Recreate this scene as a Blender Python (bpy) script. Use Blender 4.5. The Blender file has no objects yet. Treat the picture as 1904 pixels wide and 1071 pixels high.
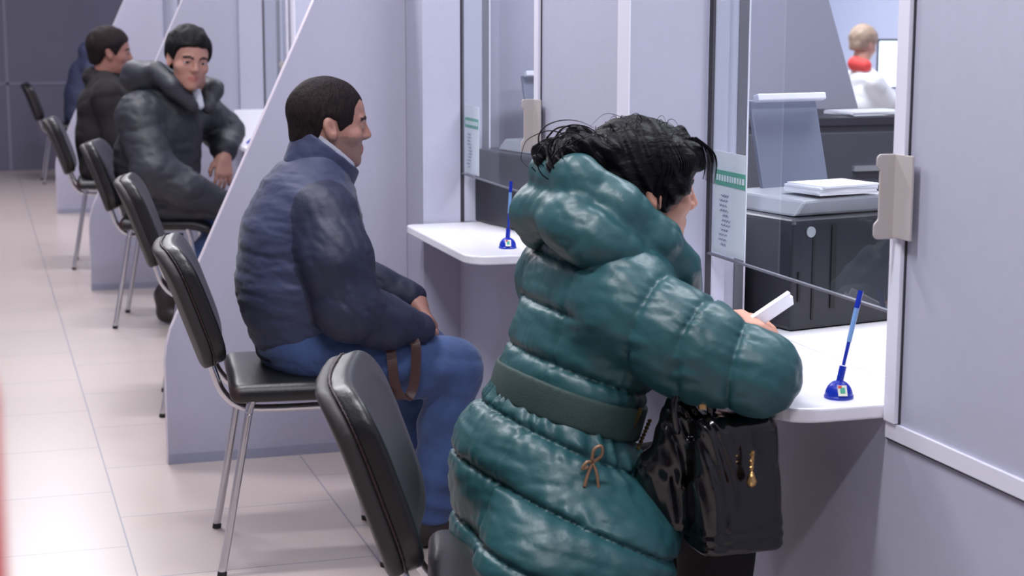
import bpy, math, random
import numpy as np
from mathutils import Matrix, Vector

# ------------------------------------------------------------------ camera, world, lights, exposure
sc = bpy.context.scene
COL = sc.collection
cam_d = bpy.data.cameras.new('camera')
cam_o = bpy.data.objects.new('camera', cam_d)
COL.objects.link(cam_o)
cam_d.sensor_fit = 'HORIZONTAL'
cam_d.sensor_width = 36.0
cam_d.lens = 3156.0 / 1904.0 * 36.0
cam_d.clip_start = 0.05
cam_d.clip_end = 60
_r = ((0.95367, -0.30085, 0.0018), (0.04611, 0.15207, 0.98729), (-0.29730, -0.94147, 0.15890))  # right, up, back
cam_o.matrix_world = Matrix(((_r[0][0], _r[1][0], _r[2][0], 0.0),
                             (_r[0][1], _r[1][1], _r[2][1], 0.0),
                             (_r[0][2], _r[1][2], _r[2][2], 1.38),
                             (0, 0, 0, 1)))
cam_d.dof.use_dof = True
cam_d.dof.focus_distance = 3.5
cam_d.dof.aperture_fstop = 6.5
sc.camera = cam_o

world = bpy.data.worlds.new('world')
sc.world = world
world.use_nodes = True
world.node_tree.nodes['Background'].inputs[0].default_value = (0.72, 0.74, 0.95, 1)
world.node_tree.nodes['Background'].inputs[1].default_value = 0.05
sc.view_settings.view_transform = 'Standard'
sc.view_settings.look = 'None'
sc.view_settings.gamma = 1.0
sc.view_settings.exposure = -0.09

def area(name, loc, sx, sy, power, col=(0.965, 0.95, 1.0)):
    l = bpy.data.lights.new(name, 'AREA')
    l.shape = 'RECTANGLE'; l.size = sx; l.size_y = sy; l.energy = power; l.color = col
    o = bpy.data.objects.new(name, l); COL.objects.link(o); o.location = loc
    return o
for k, yy in enumerate((0.4, 2.2, 4.0, 5.8, 7.6, 9.4, 11.2, 13.0)):
    area('hall_ceiling_lamp', (0.40, yy, 2.84), 0.7, 0.14, 40)
    if k % 2 == 0:
        area('hall_ceiling_lamp', (-2.0, yy, 2.84), 1.2, 0.3, 6)
for yy in (1.2, 3.4, 5.9, 9.0):
    area('office_ceiling_lamp', (2.3, yy, 2.84), 1.2, 0.5, 58)
area('office_ceiling_lamp', (5.4, 10.2, 2.84), 1.2, 1.2, 110)
area('office_ceiling_lamp', (5.4, 13.5, 2.84), 1.2, 1.2, 110)

# ------------------------------------------------------------------ helpers
def s2l(c):
    return tuple(((v / 255.0) / 12.92 if v / 255.0 <= 0.04045 else (((v / 255.0) + 0.055) / 1.055) ** 2.4) for v in c)

def mat(name, rgb, rough=0.5, metal=0.0, var=0.06, vscale=8.0, bump=0.0, bscale=60.0, stretch=None, spec=0.5, coat=0.0, sheen=0.0, detail=3.0):
    m = bpy.data.materials.new(name); m.use_nodes = True
    nt = m.node_tree; b = nt.nodes['Principled BSDF']
    c = s2l(rgb)
    b.inputs['Roughness'].default_value = rough
    b.inputs['Metallic'].default_value = metal
    b.inputs['Specular IOR Level'].default_value = spec
    if coat: b.inputs['Coat Weight'].default_value = coat; b.inputs['Coat Roughness'].default_value = 0.12
    if sheen: b.inputs['Sheen Weight'].default_value = sheen; b.inputs['Sheen Roughness'].default_value = 0.4
    tc = nt.nodes.new('ShaderNodeTexCoord')
    src = tc.outputs['Object']
    if stretch:
        mp = nt.nodes.new('ShaderNodeMapping'); mp.inputs['Scale'].default_value = stretch
        nt.links.new(src, mp.inputs['Vector']); src = mp.outputs['Vector']
    n = nt.nodes.new('ShaderNodeTexNoise'); n.inputs['Scale'].default_value = vscale; n.inputs['Detail'].default_value = detail
    nt.links.new(src, n.inputs['Vector'])
    r = nt.nodes.new('ShaderNodeValToRGB')
    r.color_ramp.elements[0].position = 0.3; r.color_ramp.elements[1].position = 0.7
    r.color_ramp.elements[0].color = tuple(max(0, v * (1 - var)) for v in c) + (1,)
    r.color_ramp.elements[1].color = tuple(min(1, v * (1 + var)) for v in c) + (1,)
    nt.links.new(n.outputs['Fac'], r.inputs['Fac'])
    nt.links.new(r.outputs['Color'], b.inputs['Base Color'])
    if bump:
        n2 = nt.nodes.new('ShaderNodeTexNoise'); n2.inputs['Scale'].default_value = bscale; n2.inputs['Detail'].default_value = 4.0
        nt.links.new(src, n2.inputs['Vector'])
        bp = nt.nodes.new('ShaderNodeBump'); bp.inputs['Strength'].default_value = bump; bp.inputs['Distance'].default_value = 0.01
        nt.links.new(n2.outputs['Fac'], bp.inputs['Height']); nt.links.new(bp.outputs['Normal'], b.inputs['Normal'])
    return m

def emis(name, rgb, strength):
    m = bpy.data.materials.new(name); m.use_nodes = True
    b = m.node_tree.nodes['Principled BSDF']
    c = s2l(rgb) + (1,)
    b.inputs['Base Color'].default_value = c; b.inputs['Emission Color'].default_value = c
    b.inputs['Emission Strength'].default_value = strength
    return m

M = {}
M['wall'] = mat('lavender_laminate', (180, 181, 200), 0.45, var=0.015, vscale=40, bump=0.02, bscale=300)
M['panel'] = mat('divider_laminate', (172, 171, 190), 0.4, var=0.015, vscale=40, bump=0.02, bscale=300)
M['white_trim'] = mat('white_trim', (226, 226, 240), 0.35, var=0.01)
M['base_strip'] = mat('grey_base_strip', (150, 152, 172), 0.4, var=0.02)
M['edge'] = mat('edge_band', (222, 214, 226), 0.35, var=0.01)
M['frame_grey'] = mat('grey_window_profile', (112, 112, 122), 0.4, metal=0.3, var=0.03)
M['frame_dark'] = mat('dark_gasket', (45, 42, 52), 0.5)
M['counter'] = mat('white_counter_laminate', (236, 236, 244), 0.28, var=0.01, vscale=30)
M['handle'] = mat('beige_handle_metal', (182, 176, 174), 0.45, var=0.02)
M['back_wall'] = mat('slate_wall_panel', (104, 102, 124), 0.5, var=0.03, vscale=3)
M['back_joint'] = mat('wall_panel_joint', (132, 130, 154), 0.5, var=0.02)
M['office_wall'] = mat('pale_office_wall', (214, 222, 246), 0.6, var=0.01)
M['ceiling'] = mat('ceiling_grey', (178, 178, 190), 0.8, var=0.01)
M['chrome'] = mat('chrome_tube', (205, 205, 210), 0.18, metal=1.0, var=0.02)
M['leather'] = mat('black_leatherette', (22, 22, 25), 0.36, var=0.12, vscale=20, bump=0.08, bscale=260)
M['shell'] = mat('grey_plastic_shell', (42, 40, 41), 0.55, var=0.05, bump=0.03, bscale=400)
M['piping_red_glint'] = mat('maroon_piping_red_glint', (44, 26, 29), 0.45, var=0.1)  # maroon tint paints red reflections onto back piping and seat rim
M['foot'] = mat('black_rubber', (25, 25, 27), 0.6)
M['denim'] = mat('blue_denim', (56, 78, 122), 0.88, var=0.25, vscale=14, bump=0.22, bscale=90, sheen=0.2)
M['navy'] = mat('navy_quilted_fabric', (46, 54, 84), 0.68, var=0.1, vscale=10, bump=0.2, bscale=38, sheen=0.12)
M['navy_dark'] = mat('dark_navy_nylon', (30, 35, 60), 0.6, var=0.12, vscale=10, bump=0.25, bscale=34)
M['navy_rib'] = mat('navy_knit_band', (30, 32, 50), 0.8, var=0.1, bump=0.3, bscale=150)
M['lining'] = mat('pale_collar_lining', (196, 200, 214), 0.7)
M['teal'] = mat('teal_puffer_nylon', (37, 80, 85), 0.44, var=0.1, vscale=9, bump=0.2, bscale=36)
M['teal_belt'] = mat('dark_green_elastic', (40, 62, 60), 0.75, var=0.08, vscale=60, bump=0.15, bscale=300)
M['black_cloth'] = mat('black_trouser_cloth', (20, 18, 22), 0.85, var=0.1)
M['black_coat'] = mat('black_wool', (24, 21, 24), 0.9, var=0.15, vscale=30, bump=0.2, bscale=120)
M['parka'] = mat('slate_parka_nylon', (42, 44, 53), 0.58, var=0.12, vscale=8, bump=0.25, bscale=26)
M['blue_coat'] = mat('faded_blue_jacket', (58, 62, 92), 0.7, var=0.1, vscale=8, bump=0.2, bscale=26)
M['skin'] = mat('skin', (204, 152, 132), 0.5, var=0.05, vscale=30)
M['skin_tan'] = mat('tan_skin', (176, 130, 116), 0.5, var=0.05, vscale=30)
M['skin_deep'] = mat('deep_tan_skin', (160, 112, 98), 0.5, var=0.05, vscale=30)
M['stubble'] = mat('stubbled_skin', (146, 114, 106), 0.6, var=0.08, vscale=200)
M['lips'] = mat('lips', (168, 104, 98), 0.45)
M['eye_white'] = mat('eye_white', (176, 170, 170), 0.25)
M['iris'] = mat('dark_iris', (32, 22, 18), 0.2)
M['brow'] = mat('dark_brow', (44, 34, 34), 0.8)
M['hair_brown'] = mat('short_brown_hair', (32, 25, 26), 0.7, spec=0.15, var=0.35, vscale=120, bump=0.5, bscale=180, stretch=(1, 1, 0.3))
M['hair_black'] = mat('black_hair', (13, 12, 14), 0.6, spec=0.15, var=0.35, vscale=90, bump=0.6, bscale=120, stretch=(1, 1, 0.35))
M['hair_woman'] = mat('glossy_black_hair', (10, 9, 14), 0.5, var=0.4, vscale=70, bump=0.5, bscale=80, spec=0.14, stretch=(0.3, 1.0, 0.9))
M['hair_fair'] = mat('fair_hair', (158, 134, 116), 0.6, var=0.25, vscale=60, bump=0.4, bscale=90)
M['shoe'] = mat('dark_shoe_leather', (40, 32, 34), 0.5, var=0.15, bump=0.1, bscale=60)
M['strap'] = mat('brown_leather', (66, 40, 40), 0.45, var=0.15, vscale=40, bump=0.1, bscale=150)
M['patent'] = mat('black_patent_leather', (13, 13, 16), 0.16, var=0.1, bump=0.1, bscale=16, coat=0.4)
M['gold'] = mat('gold_metal', (206, 168, 112), 0.28, metal=1.0, var=0.1)
M['bronze'] = mat('bronze_cord', (150, 118, 92), 0.5, metal=0.4, var=0.2)
M['pen_blue'] = mat('blue_plastic', (22, 48, 168), 0.25, var=0.04)
M['pen_clear'] = mat('pale_blue_barrel', (120, 160, 214), 0.2, var=0.05)
M['pen_red'] = mat('red_plastic', (206, 48, 44), 0.3)
M['sticker'] = mat('white_sticker', (226, 226, 214), 0.4)
M['green'] = mat('green_print', (70, 170, 140), 0.5, var=0.05)
M['paper'] = mat('white_paper', (238, 238, 246), 0.7, var=0.015, vscale=30)
M['ink'] = mat('grey_ink', (150, 152, 178), 0.7)
M['printer'] = mat('black_printer_plastic', (34, 34, 42), 0.35, var=0.08, bump=0.03, bscale=300)
M['printer_dark'] = mat('printer_slot', (14, 14, 18), 0.5)
M['silver'] = mat('silver_badge', (196, 200, 208), 0.3, metal=0.6)
M['grey_plastic'] = mat('grey_plastic', (150, 152, 162), 0.4, var=0.03)
M['dark_grey'] = mat('dark_grey_laminate', (72, 72, 82), 0.45, var=0.05)
M['feeder'] = mat('slate_grey_plastic', (112, 118, 138), 0.4, var=0.03)
M['screen'] = emis('lit_screen', (225, 240, 250), 1.2)
M['red_cloth'] = mat('red_cloth', (214, 62, 58), 0.7, var=0.08)
M['white_cloth'] = mat('white_cloth', (236, 236, 240), 0.7, var=0.03)
M['mustard'] = mat('mustard_knit', (196, 140, 58), 0.8, var=0.1, bump=0.2, bscale=80)

def glass_mat():
    m = bpy.data.materials.new('window_glass'); m.use_nodes = True
    nt = m.node_tree; nt.nodes.clear()
    out = nt.nodes.new('ShaderNodeOutputMaterial'); mix = nt.nodes.new('ShaderNodeMixShader')
    tr = nt.nodes.new('ShaderNodeBsdfTransparent'); gl = nt.nodes.new('ShaderNodeBsdfGlossy')
    tr.inputs['Color'].default_value = (0.93, 0.96, 0.97, 1)
    gl.inputs['Roughness'].default_value = 0.01
    fr = nt.nodes.new('ShaderNodeFresnel'); fr.inputs['IOR'].default_value = 1.5
    geo = nt.nodes.new('ShaderNodeNewGeometry'); sub = nt.nodes.new('ShaderNodeMath'); sub.operation = 'SUBTRACT'; sub.inputs[0].default_value = 1.0
    mul = nt.nodes.new('ShaderNodeMath'); mul.operation = 'MULTIPLY'      # one reflection per pane, at its outer face
    nt.links.new(geo.outputs['Backfacing'], sub.inputs[1]); nt.links.new(fr.outputs['Fac'], mul.inputs[0]); nt.links.new(sub.outputs[0], mul.inputs[1])
    nt.links.new(mul.outputs[0], mix.inputs['Fac'])
    nt.links.new(tr.outputs[0], mix.inputs[1]); nt.links.new(gl.outputs[0], mix.inputs[2]); nt.links.new(mix.outputs[0], out.inputs[0])
    return m
M['glass'] = glass_mat()

def floor_mat():
    m = bpy.data.materials.new('cream_floor_tile'); m.use_nodes = True
    nt = m.node_tree; b = nt.nodes['Principled BSDF']
    tc = nt.nodes.new('ShaderNodeTexCoord'); sp = nt.nodes.new('ShaderNodeSeparateXYZ'); cb = nt.nodes.new('ShaderNodeCombineXYZ')
    nt.links.new(tc.outputs['Object'], sp.inputs[0])
    ax = nt.nodes.new('ShaderNodeMath'); ax.operation = 'ADD'; ax.inputs[1].default_value = -0.334 + 6.0
    ay = nt.nodes.new('ShaderNodeMath'); ay.operation = 'ADD'; ay.inputs[1].default_value = -4.668 + 0.27 + 5.4
    nt.links.new(sp.outputs[0], ax.inputs[0]); nt.links.new(sp.outputs[1], ay.inputs[0])
    nt.links.new(ay.outputs[0], cb.inputs[0]); nt.links.new(ax.outputs[0], cb.inputs[1])
    br = nt.nodes.new('ShaderNodeTexBrick')
    br.offset = 0.5; br.inputs['Scale'].default_value = 1.0
    br.inputs['Brick Width'].default_value = 0.54; br.inputs['Row Height'].default_value = 0.6
    br.inputs['Mortar Size'].default_value = 0.0028; br.inputs['Mortar Smooth'].default_value = 0.3
    br.inputs['Color1'].default_value = s2l((196, 183, 177)) + (1,)
    br.inputs['Color2'].default_value = s2l((191, 179, 174)) + (1,)
    br.inputs['Mortar'].default_value = s2l((146, 140, 152)) + (1,)
    nt.links.new(cb.outputs[0], br.inputs['Vector'])
    n = nt.nodes.new('ShaderNodeTexNoise'); n.inputs['Scale'].default_value = 3.0
    mx = nt.nodes.new('ShaderNodeMix'); mx.data_type = 'RGBA'; mx.blend_type = 'MULTIPLY'; mx.inputs[0].default_value = 0.06
    nt.links.new(br.outputs['Color'], mx.inputs[6]); nt.links.new(n.outputs['Color'], mx.inputs[7])
    nt.links.new(mx.outputs[2], b.inputs['Base Color'])
    b.inputs['Roughness'].default_value = 0.3
    b.inputs['Specular IOR Level'].default_value = 0.5
    return m
M['floor'] = floor_mat()

# ---- mesh objects
def link(name, me, material=None, parent=None, smooth=False):
    o = bpy.data.objects.new(name, me); COL.objects.link(o)
    if material is not None and not me.materials: me.materials.append(material)
    if parent is not None: o.parent = parent
    if smooth: me.polygons.foreach_set('use_smooth', [True] * len(me.polygons))
    return o

def mesh(name, verts, faces, material=None, parent=None, smooth=False):
    me = bpy.data.meshes.new(name); me.from_pydata([tuple(v) for v in verts], [], [tuple(f) for f in faces]); me.update()
    return link(name, me, material, parent, smooth)

def tag(o, label=None, cat=None, group=None, kind=None):
    if label: o['label'] = label
    if cat: o['category'] = cat
    if group: o['group'] = group
    if kind: o['kind'] = kind
    return o

def thing(name, label, cat, loc=(0, 0, 0), rz=0.0, group=None):
    o = bpy.data.objects.new(name, None); COL.objects.link(o); o.empty_display_size = 0.1
    o.location = loc; o.rotation_euler = (0, 0, rz)
    return tag(o, label, cat, group)

SCALE = 1.0                    # size factor of the figure being built (about the 1.38 m eye height at the origin)
def sized(v): return np.array((0, 0, 1.38)) + SCALE * (np.asarray(v, float) - np.array((0, 0, 1.38)))
def wparent(o, parent):
    # parent a mesh given in world coordinates under an unrotated thing
    if parent is not None:
        o.parent = parent; w = Vector((0, 0, 0)); p = parent
        while p is not None: w += p.location; p = p.parent
        o.location = -w
    return o

class MB:
    def __init__(s): s.v = []; s.f = []
    def add(s, v, f):
        n = len(s.v); s.v += [tuple(map(float, p)) for p in v]; s.f += [tuple(i + n for i in q) for q in f]; return s
    def box(s, x0, x1, y0, y1, z0, z1):
        v = [(x, y, z) for x in (x0, x1) for y in (y0, y1) for z in (z0, z1)]
        return s.add(v, [(0, 1, 3, 2), (4, 6, 7, 5), (0, 4, 5, 1), (2, 3, 7, 6), (0, 2, 6, 4), (1, 5, 7, 3)])
    def obox(s, c, ux, uy, uz, hx, hy, hz):
        c = np.array(c, float); ux, uy, uz = (np.array(u, float) / np.linalg.norm(u) for u in (ux, uy, uz))
        v = [c + a * hx * ux + b * hy * uy + d * hz * uz for a in (-1, 1) for b in (-1, 1) for d in (-1, 1)]
        return s.add(v, [(0, 1, 3, 2), (4, 6, 7, 5), (0, 4, 5, 1), (2, 3, 7, 6), (0, 2, 6, 4), (1, 5, 7, 3)])
    def prism(s, poly, axis, a, b):
        # poly: 2D outline (counter-clockwise); axis 1: (x,z) extruded along y, axis 2: (x,y) along z, axis 0: (y,z) along x
        n = len(poly)
        def p(q, t): return {0: (t, q[0], q[1]), 1: (q[0], t, q[1]), 2: (q[0], q[1], t)}[axis]
        v = [p(q, a) for q in poly] + [p(q, b) for q in poly]
        f = [tuple(range(n))[::-1], tuple(range(n, 2 * n))] + [(i, (i + 1) % n, n + (i + 1) % n, n + i) for i in range(n)]
        return s.add(v, f)
    def tube(s, pts, r, n=10, cap=True):
        pts = [np.array(p, float) for p in pts]; N = len(pts)
        rs = [r] * N if np.isscalar(r) else list(r)
        tan = [pts[min(i + 1, N - 1)] - pts[max(i - 1, 0)] for i in range(N)]
        tan = [t / (np.linalg.norm(t) + 1e-12) for t in tan]
        u = np.cross(tan[0], (0.31, 0.2, 0.93)); 
        if np.linalg.norm(u) < 1e-3: u = np.cross(tan[0], (1, 0, 0))
        u /= np.linalg.norm(u); v = []; f = []
        for i in range(N):
            u = u - tan[i] * np.dot(u, tan[i]); u /= np.linalg.norm(u); w = np.cross(tan[i], u)
            for k in range(n):
                a = 2 * math.pi * k / n
                v.append(pts[i] + rs[i] * (math.cos(a) * u + math.sin(a) * w))
        for i in range(N - 1):
            for k in range(n):
                f.append((i * n + k, i * n + (k + 1) % n, (i + 1) * n + (k + 1) % n, (i + 1) * n + k))
        if cap: f.append(tuple(range(n))[::-1]); f.append(tuple((N - 1) * n + k for k in range(n)))
        return s.add(v, f)
    def lathe(s, c, prof, n=24):
        v = []; f = []
        for r, z in prof:
            for k in range(n):
                a = 2 * math.pi * k / n; v.append((c[0] + r * math.cos(a), c[1] + r * math.sin(a), c[2] + z))
        for i in range(len(prof) - 1):
            for k in range(n): f.append((i * n + k, i * n + (k + 1) % n, (i + 1) * n + (k + 1) % n, (i + 1) * n + k))
        f.append(tuple(range(n))[::-1]); f.append(tuple((len(prof) - 1) * n + k for k in range(n)))
        return s.add(v, f)
    def build(s, name, material, parent=None, smooth=False, bevel=0.0, world=False):
        if world and SCALE != 1.0: s.v = [tuple(sized(p)) for p in s.v]
        o = mesh(name, s.v, s.f, material, parent, smooth)
        if world: wparent(o, parent)
        if bevel:
            b = o.modifiers.new('bevel', 'BEVEL'); b.width = bevel; b.segments = 2; b.limit_method = 'ANGLE'; b.angle_limit = math.radians(40)
        return o

def smooth_path(pts, n=8):
    """Catmull-Rom through the points."""
    P = [np.array(p, float) for p in pts]; P = [2 * P[0] - P[1]] + P + [2 * P[-1] - P[-2]]; out = []
    for i in range(1, len(P) - 2):
        for k in range(n):
            t = k / n; a, b, c, d = P[i - 1:i + 3]
            out.append(0.5 * (2 * b + (c - a) * t + (2 * a - 5 * b + 4 * c - d) * t * t + (3 * b - a - 3 * c + d) * t ** 3))
    out.append(P[-2]); return out

# ---- organic surfaces: a field of blended shapes meshed by surface nets
def smin(a, b, k):
    if k <= 0: return np.minimum(a, b)
    h = np.clip(0.5 + 0.5 * (b - a) / k, 0, 1)
    return b + (a - b) * h - k * h * (1 - h)
def smax(a, b, k): return -smin(-a, -b, k)
def cap(P, a, b, r1, r2=None, sy=1.0):
    r2 = r1 if r2 is None else r2
    x, y, z = P[0] - a[0], (P[1] - a[1]) / sy, P[2] - a[2]
    bx, by, bz = b[0] - a[0], (b[1] - a[1]) / sy, b[2] - a[2]
    L = bx * bx + by * by + bz * bz + 1e-12
    t = np.clip((x * bx + y * by + z * bz) / L, 0, 1)
    return np.sqrt((x - t * bx) ** 2 + (y - t * by) ** 2 + (z - t * bz) ** 2) - (r1 + (r2 - r1) * t)
def chain(P, pts, k=0.02, sy=1.0):
    """pts: (x, y, z, r)"""
    d = None
    for p, q in zip(pts[:-1], pts[1:]):
        e = cap(P, p, q, p[3], q[3], sy); d = e if d is None else smin(d, e, k)
    return d
def ell(P, c, r):
    x, y, z = (P[0] - c[0]), (P[1] - c[1]), (P[2] - c[2])
    k0 = np.sqrt((x / r[0]) ** 2 + (y / r[1]) ** 2 + (z / r[2]) ** 2)
    k1 = np.sqrt((x / r[0] ** 2) ** 2 + (y / r[1] ** 2) ** 2 + (z / r[2] ** 2) ** 2) + 1e-9
    return k0 * (k0 - 1.0) / k1
def rbox(P, c, h, r):
    q = [np.abs(P[i] - c[i]) - (h[i] - r) for i in range(3)]
    return np.sqrt(sum(np.maximum(v, 0) ** 2 for v in q)) + np.minimum(np.maximum(q[0], np.maximum(q[1], q[2])), 0) - r
_rng = np.random.RandomState(5)
_NK = _rng.normal(size=(10, 3)); _NK /= np.linalg.norm(_NK, axis=1)[:, None]; _NP = _rng.uniform(0, 6.28, 10)
def wob(P, freq, aniso=(1, 1, 1), n=6, o=0):
    """soft pseudo-noise in -1..1"""
    d = 0
    for i in range(n):
        k = _NK[(i + o) % 10]; f = freq * (0.7 + 0.13 * i)
        d = d + np.sin(f * (k[0] * aniso[0] * P[0] + k[1] * aniso[1] * P[1] + k[2] * aniso[2] * P[2]) + _NP[(i + 2 * o) % 10])
    return d / n

def field_mesh(name, fn, lo, hi, h, mats, parent=None, pick=None, smooth_it=1):
    lo = np.array(lo, np.float32); n = np.ceil((np.array(hi) - lo) / h).astype(int) + 1
    B = 10; nb = np.ceil(n / B).astype(int)
    arr = np.ones(tuple(nb * B), np.float32)
    gi = np.stack(np.meshgrid(*[np.arange(k) for k in nb], indexing='ij'), -1).reshape(-1, 3)
    cen = lo + (gi * B + (B - 1) / 2) * h
    dc = fn((cen[:, 0], cen[:, 1], cen[:, 2]))
    rad = B * h * 0.87
    act = np.abs(dc) < rad * 1.9 + 0.012
    blk = arr.reshape(nb[0], B, nb[1], B, nb[2], B)
    sg = np.where(dc > 0, 1.0, -1.0).astype(np.float32).reshape(nb)
    blk[:] = sg[:, None, :, None, :, None]
    off = np.stack(np.meshgrid(*[np.arange(B)] * 3, indexing='ij'), -1).reshape(-1, 3) * h
    ai = np.where(act)[0]
    for s in range(0, len(ai), 300):
        ids = ai[s:s + 300]
        pts = (lo + gi[ids] * B * h)[:, None, :] + off[None]
        pts = pts.reshape(-1, 3).astype(np.float32)
        d = fn((pts[:, 0], pts[:, 1], pts[:, 2])).astype(np.float32).reshape(-1, B, B, B)
        for j, i in enumerate(ids):
            g = gi[i]; blk[g[0], :, g[1], :, g[2], :] = d[j]
    arr = blk.reshape(nb * B)
    s = arr < 0
    cs = [s[a:s.shape[0] - 1 + a, b:s.shape[1] - 1 + b, c:s.shape[2] - 1 + c] for a in (0, 1) for b in (0, 1) for c in (0, 1)]
    anyv = cs[0].copy(); allv = cs[0].copy()
    for c in cs[1:]: anyv |= c; allv &= c
    mixed = anyv & ~allv
    idx = np.argwhere(mixed)
    if len(idx) == 0: raise RuntimeError('empty field ' + name)
    vid = np.full(mixed.shape, -1, np.int32); vid[tuple(idx.T)] = np.arange(len(idx))
    acc = np.zeros((len(idx), 3)); cnt = np.zeros(len(idx))
    corners = [(a, b, c) for a in (0, 1) for b in (0, 1) for c in (0, 1)]
    val = {c: arr[idx[:, 0] + c[0], idx[:, 1] + c[1], idx[:, 2] + c[2]] for c in corners}
    for c in corners:
        for ax in range(3):
            if c[ax] == 0:
                e = list(c); e[ax] = 1; e = tuple(e); a, b = val[c], val[e]
                m = (a < 0) != (b < 0)
                t = np.where(m, a / np.where(np.abs(a - b) < 1e-12, 1, a - b), 0)
                p = np.array(c, float)[None].repeat(len(idx), 0); p[:, ax] = t
                acc[m] += p[m]; cnt[m] += 1
    V = lo + (idx + acc / cnt[:, None]) * h
    quads = []
    for ax in range(3):
        o1, o2 = (ax + 1) % 3, (ax + 2) % 3
        sl = [slice(1, -1)] * 3
        a = s[tuple(slice(0, -1) if k == ax else slice(1, -1) for k in range(3))]
        b = s[tuple(slice(1, None) if k == ax else slice(1, -1) for k in range(3))]
        for sign in (0, 1):
            e = np.argwhere((a & ~b) if sign == 0 else (~a & b))
            if len(e) == 0: continue
            e = e + np.array([0 if k == ax else 1 for k in range(3)])
            def cell(d1, d2):
                q = e.copy(); q[:, o1] -= d1; q[:, o2] -= d2; return vid[q[:, 0], q[:, 1], q[:, 2]]
            q = np.stack([cell(1, 1), cell(0, 1), cell(0, 0), cell(1, 0)], 1)
            if sign: q = q[:, ::-1]
            quads.append(q)
    Q = np.concatenate(quads); Q = Q[(Q >= 0).all(1)]
    a_, b_, c_ = V[Q[:, 0]], V[Q[:, 1]], V[Q[:, 2]]
    if np.einsum('ij,ij->i', a_ - V.mean(0), np.cross(b_ - a_, c_ - a_)).sum() < 0: Q = Q[:, ::-1].copy()
    for _ in range(smooth_it):
        nb_s = np.zeros_like(V); nb_c = np.zeros(len(V))
        for k in range(4):
            np.add.at(nb_s, Q[:, k], V[Q[:, (k + 1) % 4]]); np.add.at(nb_c, Q[:, k], 1)
            np.add.at(nb_s, Q[:, k], V[Q[:, (k + 3) % 4]]); np.add.at(nb_c, Q[:, k], 1)
        V = V * 0.5 + 0.5 * nb_s / np.maximum(nb_c, 1)[:, None]
    C_ = V[Q].mean(1)
    if SCALE != 1.0: V = sized(V)
    me = bpy.data.meshes.new(name)
    me.vertices.add(len(V)); me.vertices.foreach_set('co', V.astype(np.float32).ravel())
    me.loops.add(len(Q) * 4); me.loops.foreach_set('vertex_index', Q.astype(np.int32).ravel())
    me.polygons.add(len(Q)); me.polygons.foreach_set('loop_start', np.arange(0, len(Q) * 4, 4, dtype=np.int32))
    try: me.polygons.foreach_set('loop_total', np.full(len(Q), 4, np.int32))
    except Exception: pass
    me.polygons.foreach_set('use_smooth', np.ones(len(Q), bool))
    for m in mats: me.materials.append(m)
    if pick is not None:
        c = C_; me.polygons.foreach_set('material_index', pick((c[:, 0], c[:, 1], c[:, 2])).astype(np.int32))
    me.update(); me.validate()
    o = bpy.data.objects.new(name, me); COL.objects.link(o)
    return wparent(o, parent)
# ------------------------------------------------------------------ room shell
W = 1.4085            # customer face of the window wall
SW = 1.8377           # window spacing along the wall
Y0W, Y1W = 2.405, 3.155   # near and far edge of the nearest window
NW = 8
def struct(name, mb, m, **k):
    o = mb.build(name, m, **k); o['kind'] = 'structure'; return o

struct('floor', MB().box(-4.0, 8.0, -2.5, 16.0, -0.1, 0.0), M['floor'])
struct('ceiling', MB().box(-4.0, 8.0, -2.5, 16.0, 2.9, 3.0), M['ceiling'])
struct('wall_left', MB().box(-4.1, -4.0, -2.5, 16.0, 0, 2.9), M['wall'])
struct('wall_back', MB().box(-4.0, W, 15.75, 15.9, 0, 2.9), M['back_wall'])
struct('wall_office', MB().box(W + 0.04, 8.0, 15.75, 15.9, 0, 2.9).box(7.9, 8.0, -2.5, 15.75, 0, 2.9), M['office_wall'])
# joints of the big slate panels on the back wall
mbj = MB()
for xx in (-2.55, -1.05, 0.29):
    mbj.box(xx - 0.012, xx + 0.012, 15.742, 15.75, 0, 2.9)
mbj.box(-4.0, W, 15.742, 15.75, 0.762, 0.782)
struct('trim_3', mbj, M['back_joint'])

mb = MB()
mb.box(W, W + 0.045, -2.5, 15.75, 0, 0.722)            # apron wall under the counters
mb.box(W, W + 0.045, -2.5, 15.75, 2.12, 2.9)           # header
edges = [(Y0W + (k) * SW, Y1W + k * SW) for k in range(-1, NW)]
prev = -2.5
for a, b in edges:
    mb.box(W, W + 0.045, prev, a, 0.722, 2.12); prev = b
mb.box(W, W + 0.045, prev, 15.75, 0.722, 2.12)
struct('wall_right', mb, M['wall'])
# white horizontal trim under each pier, white jamb at the near edge of each window
t1 = MB(); t2 = MB(); t7 = MB(); prev = -2.5
for a, b in edges:
    t1.box(W - 0.006, W, prev, a, 0.697, 0.724); prev = b
    t7.box(W - 0.003, W, a - 0.0375, a - 0.034, 0.726, 2.12).box(W - 0.004, W, a - 0.9, a, 0.6935, 0.697)
    t2.box(W - 0.010, W + 0.05, a - 0.034, a, 0.726, 2.12)
struct('trim_7', t7, M['frame_dark']); struct('trim_1', t1, M['white_trim']); struct('trim_2', t2, M['white_trim'])

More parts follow.
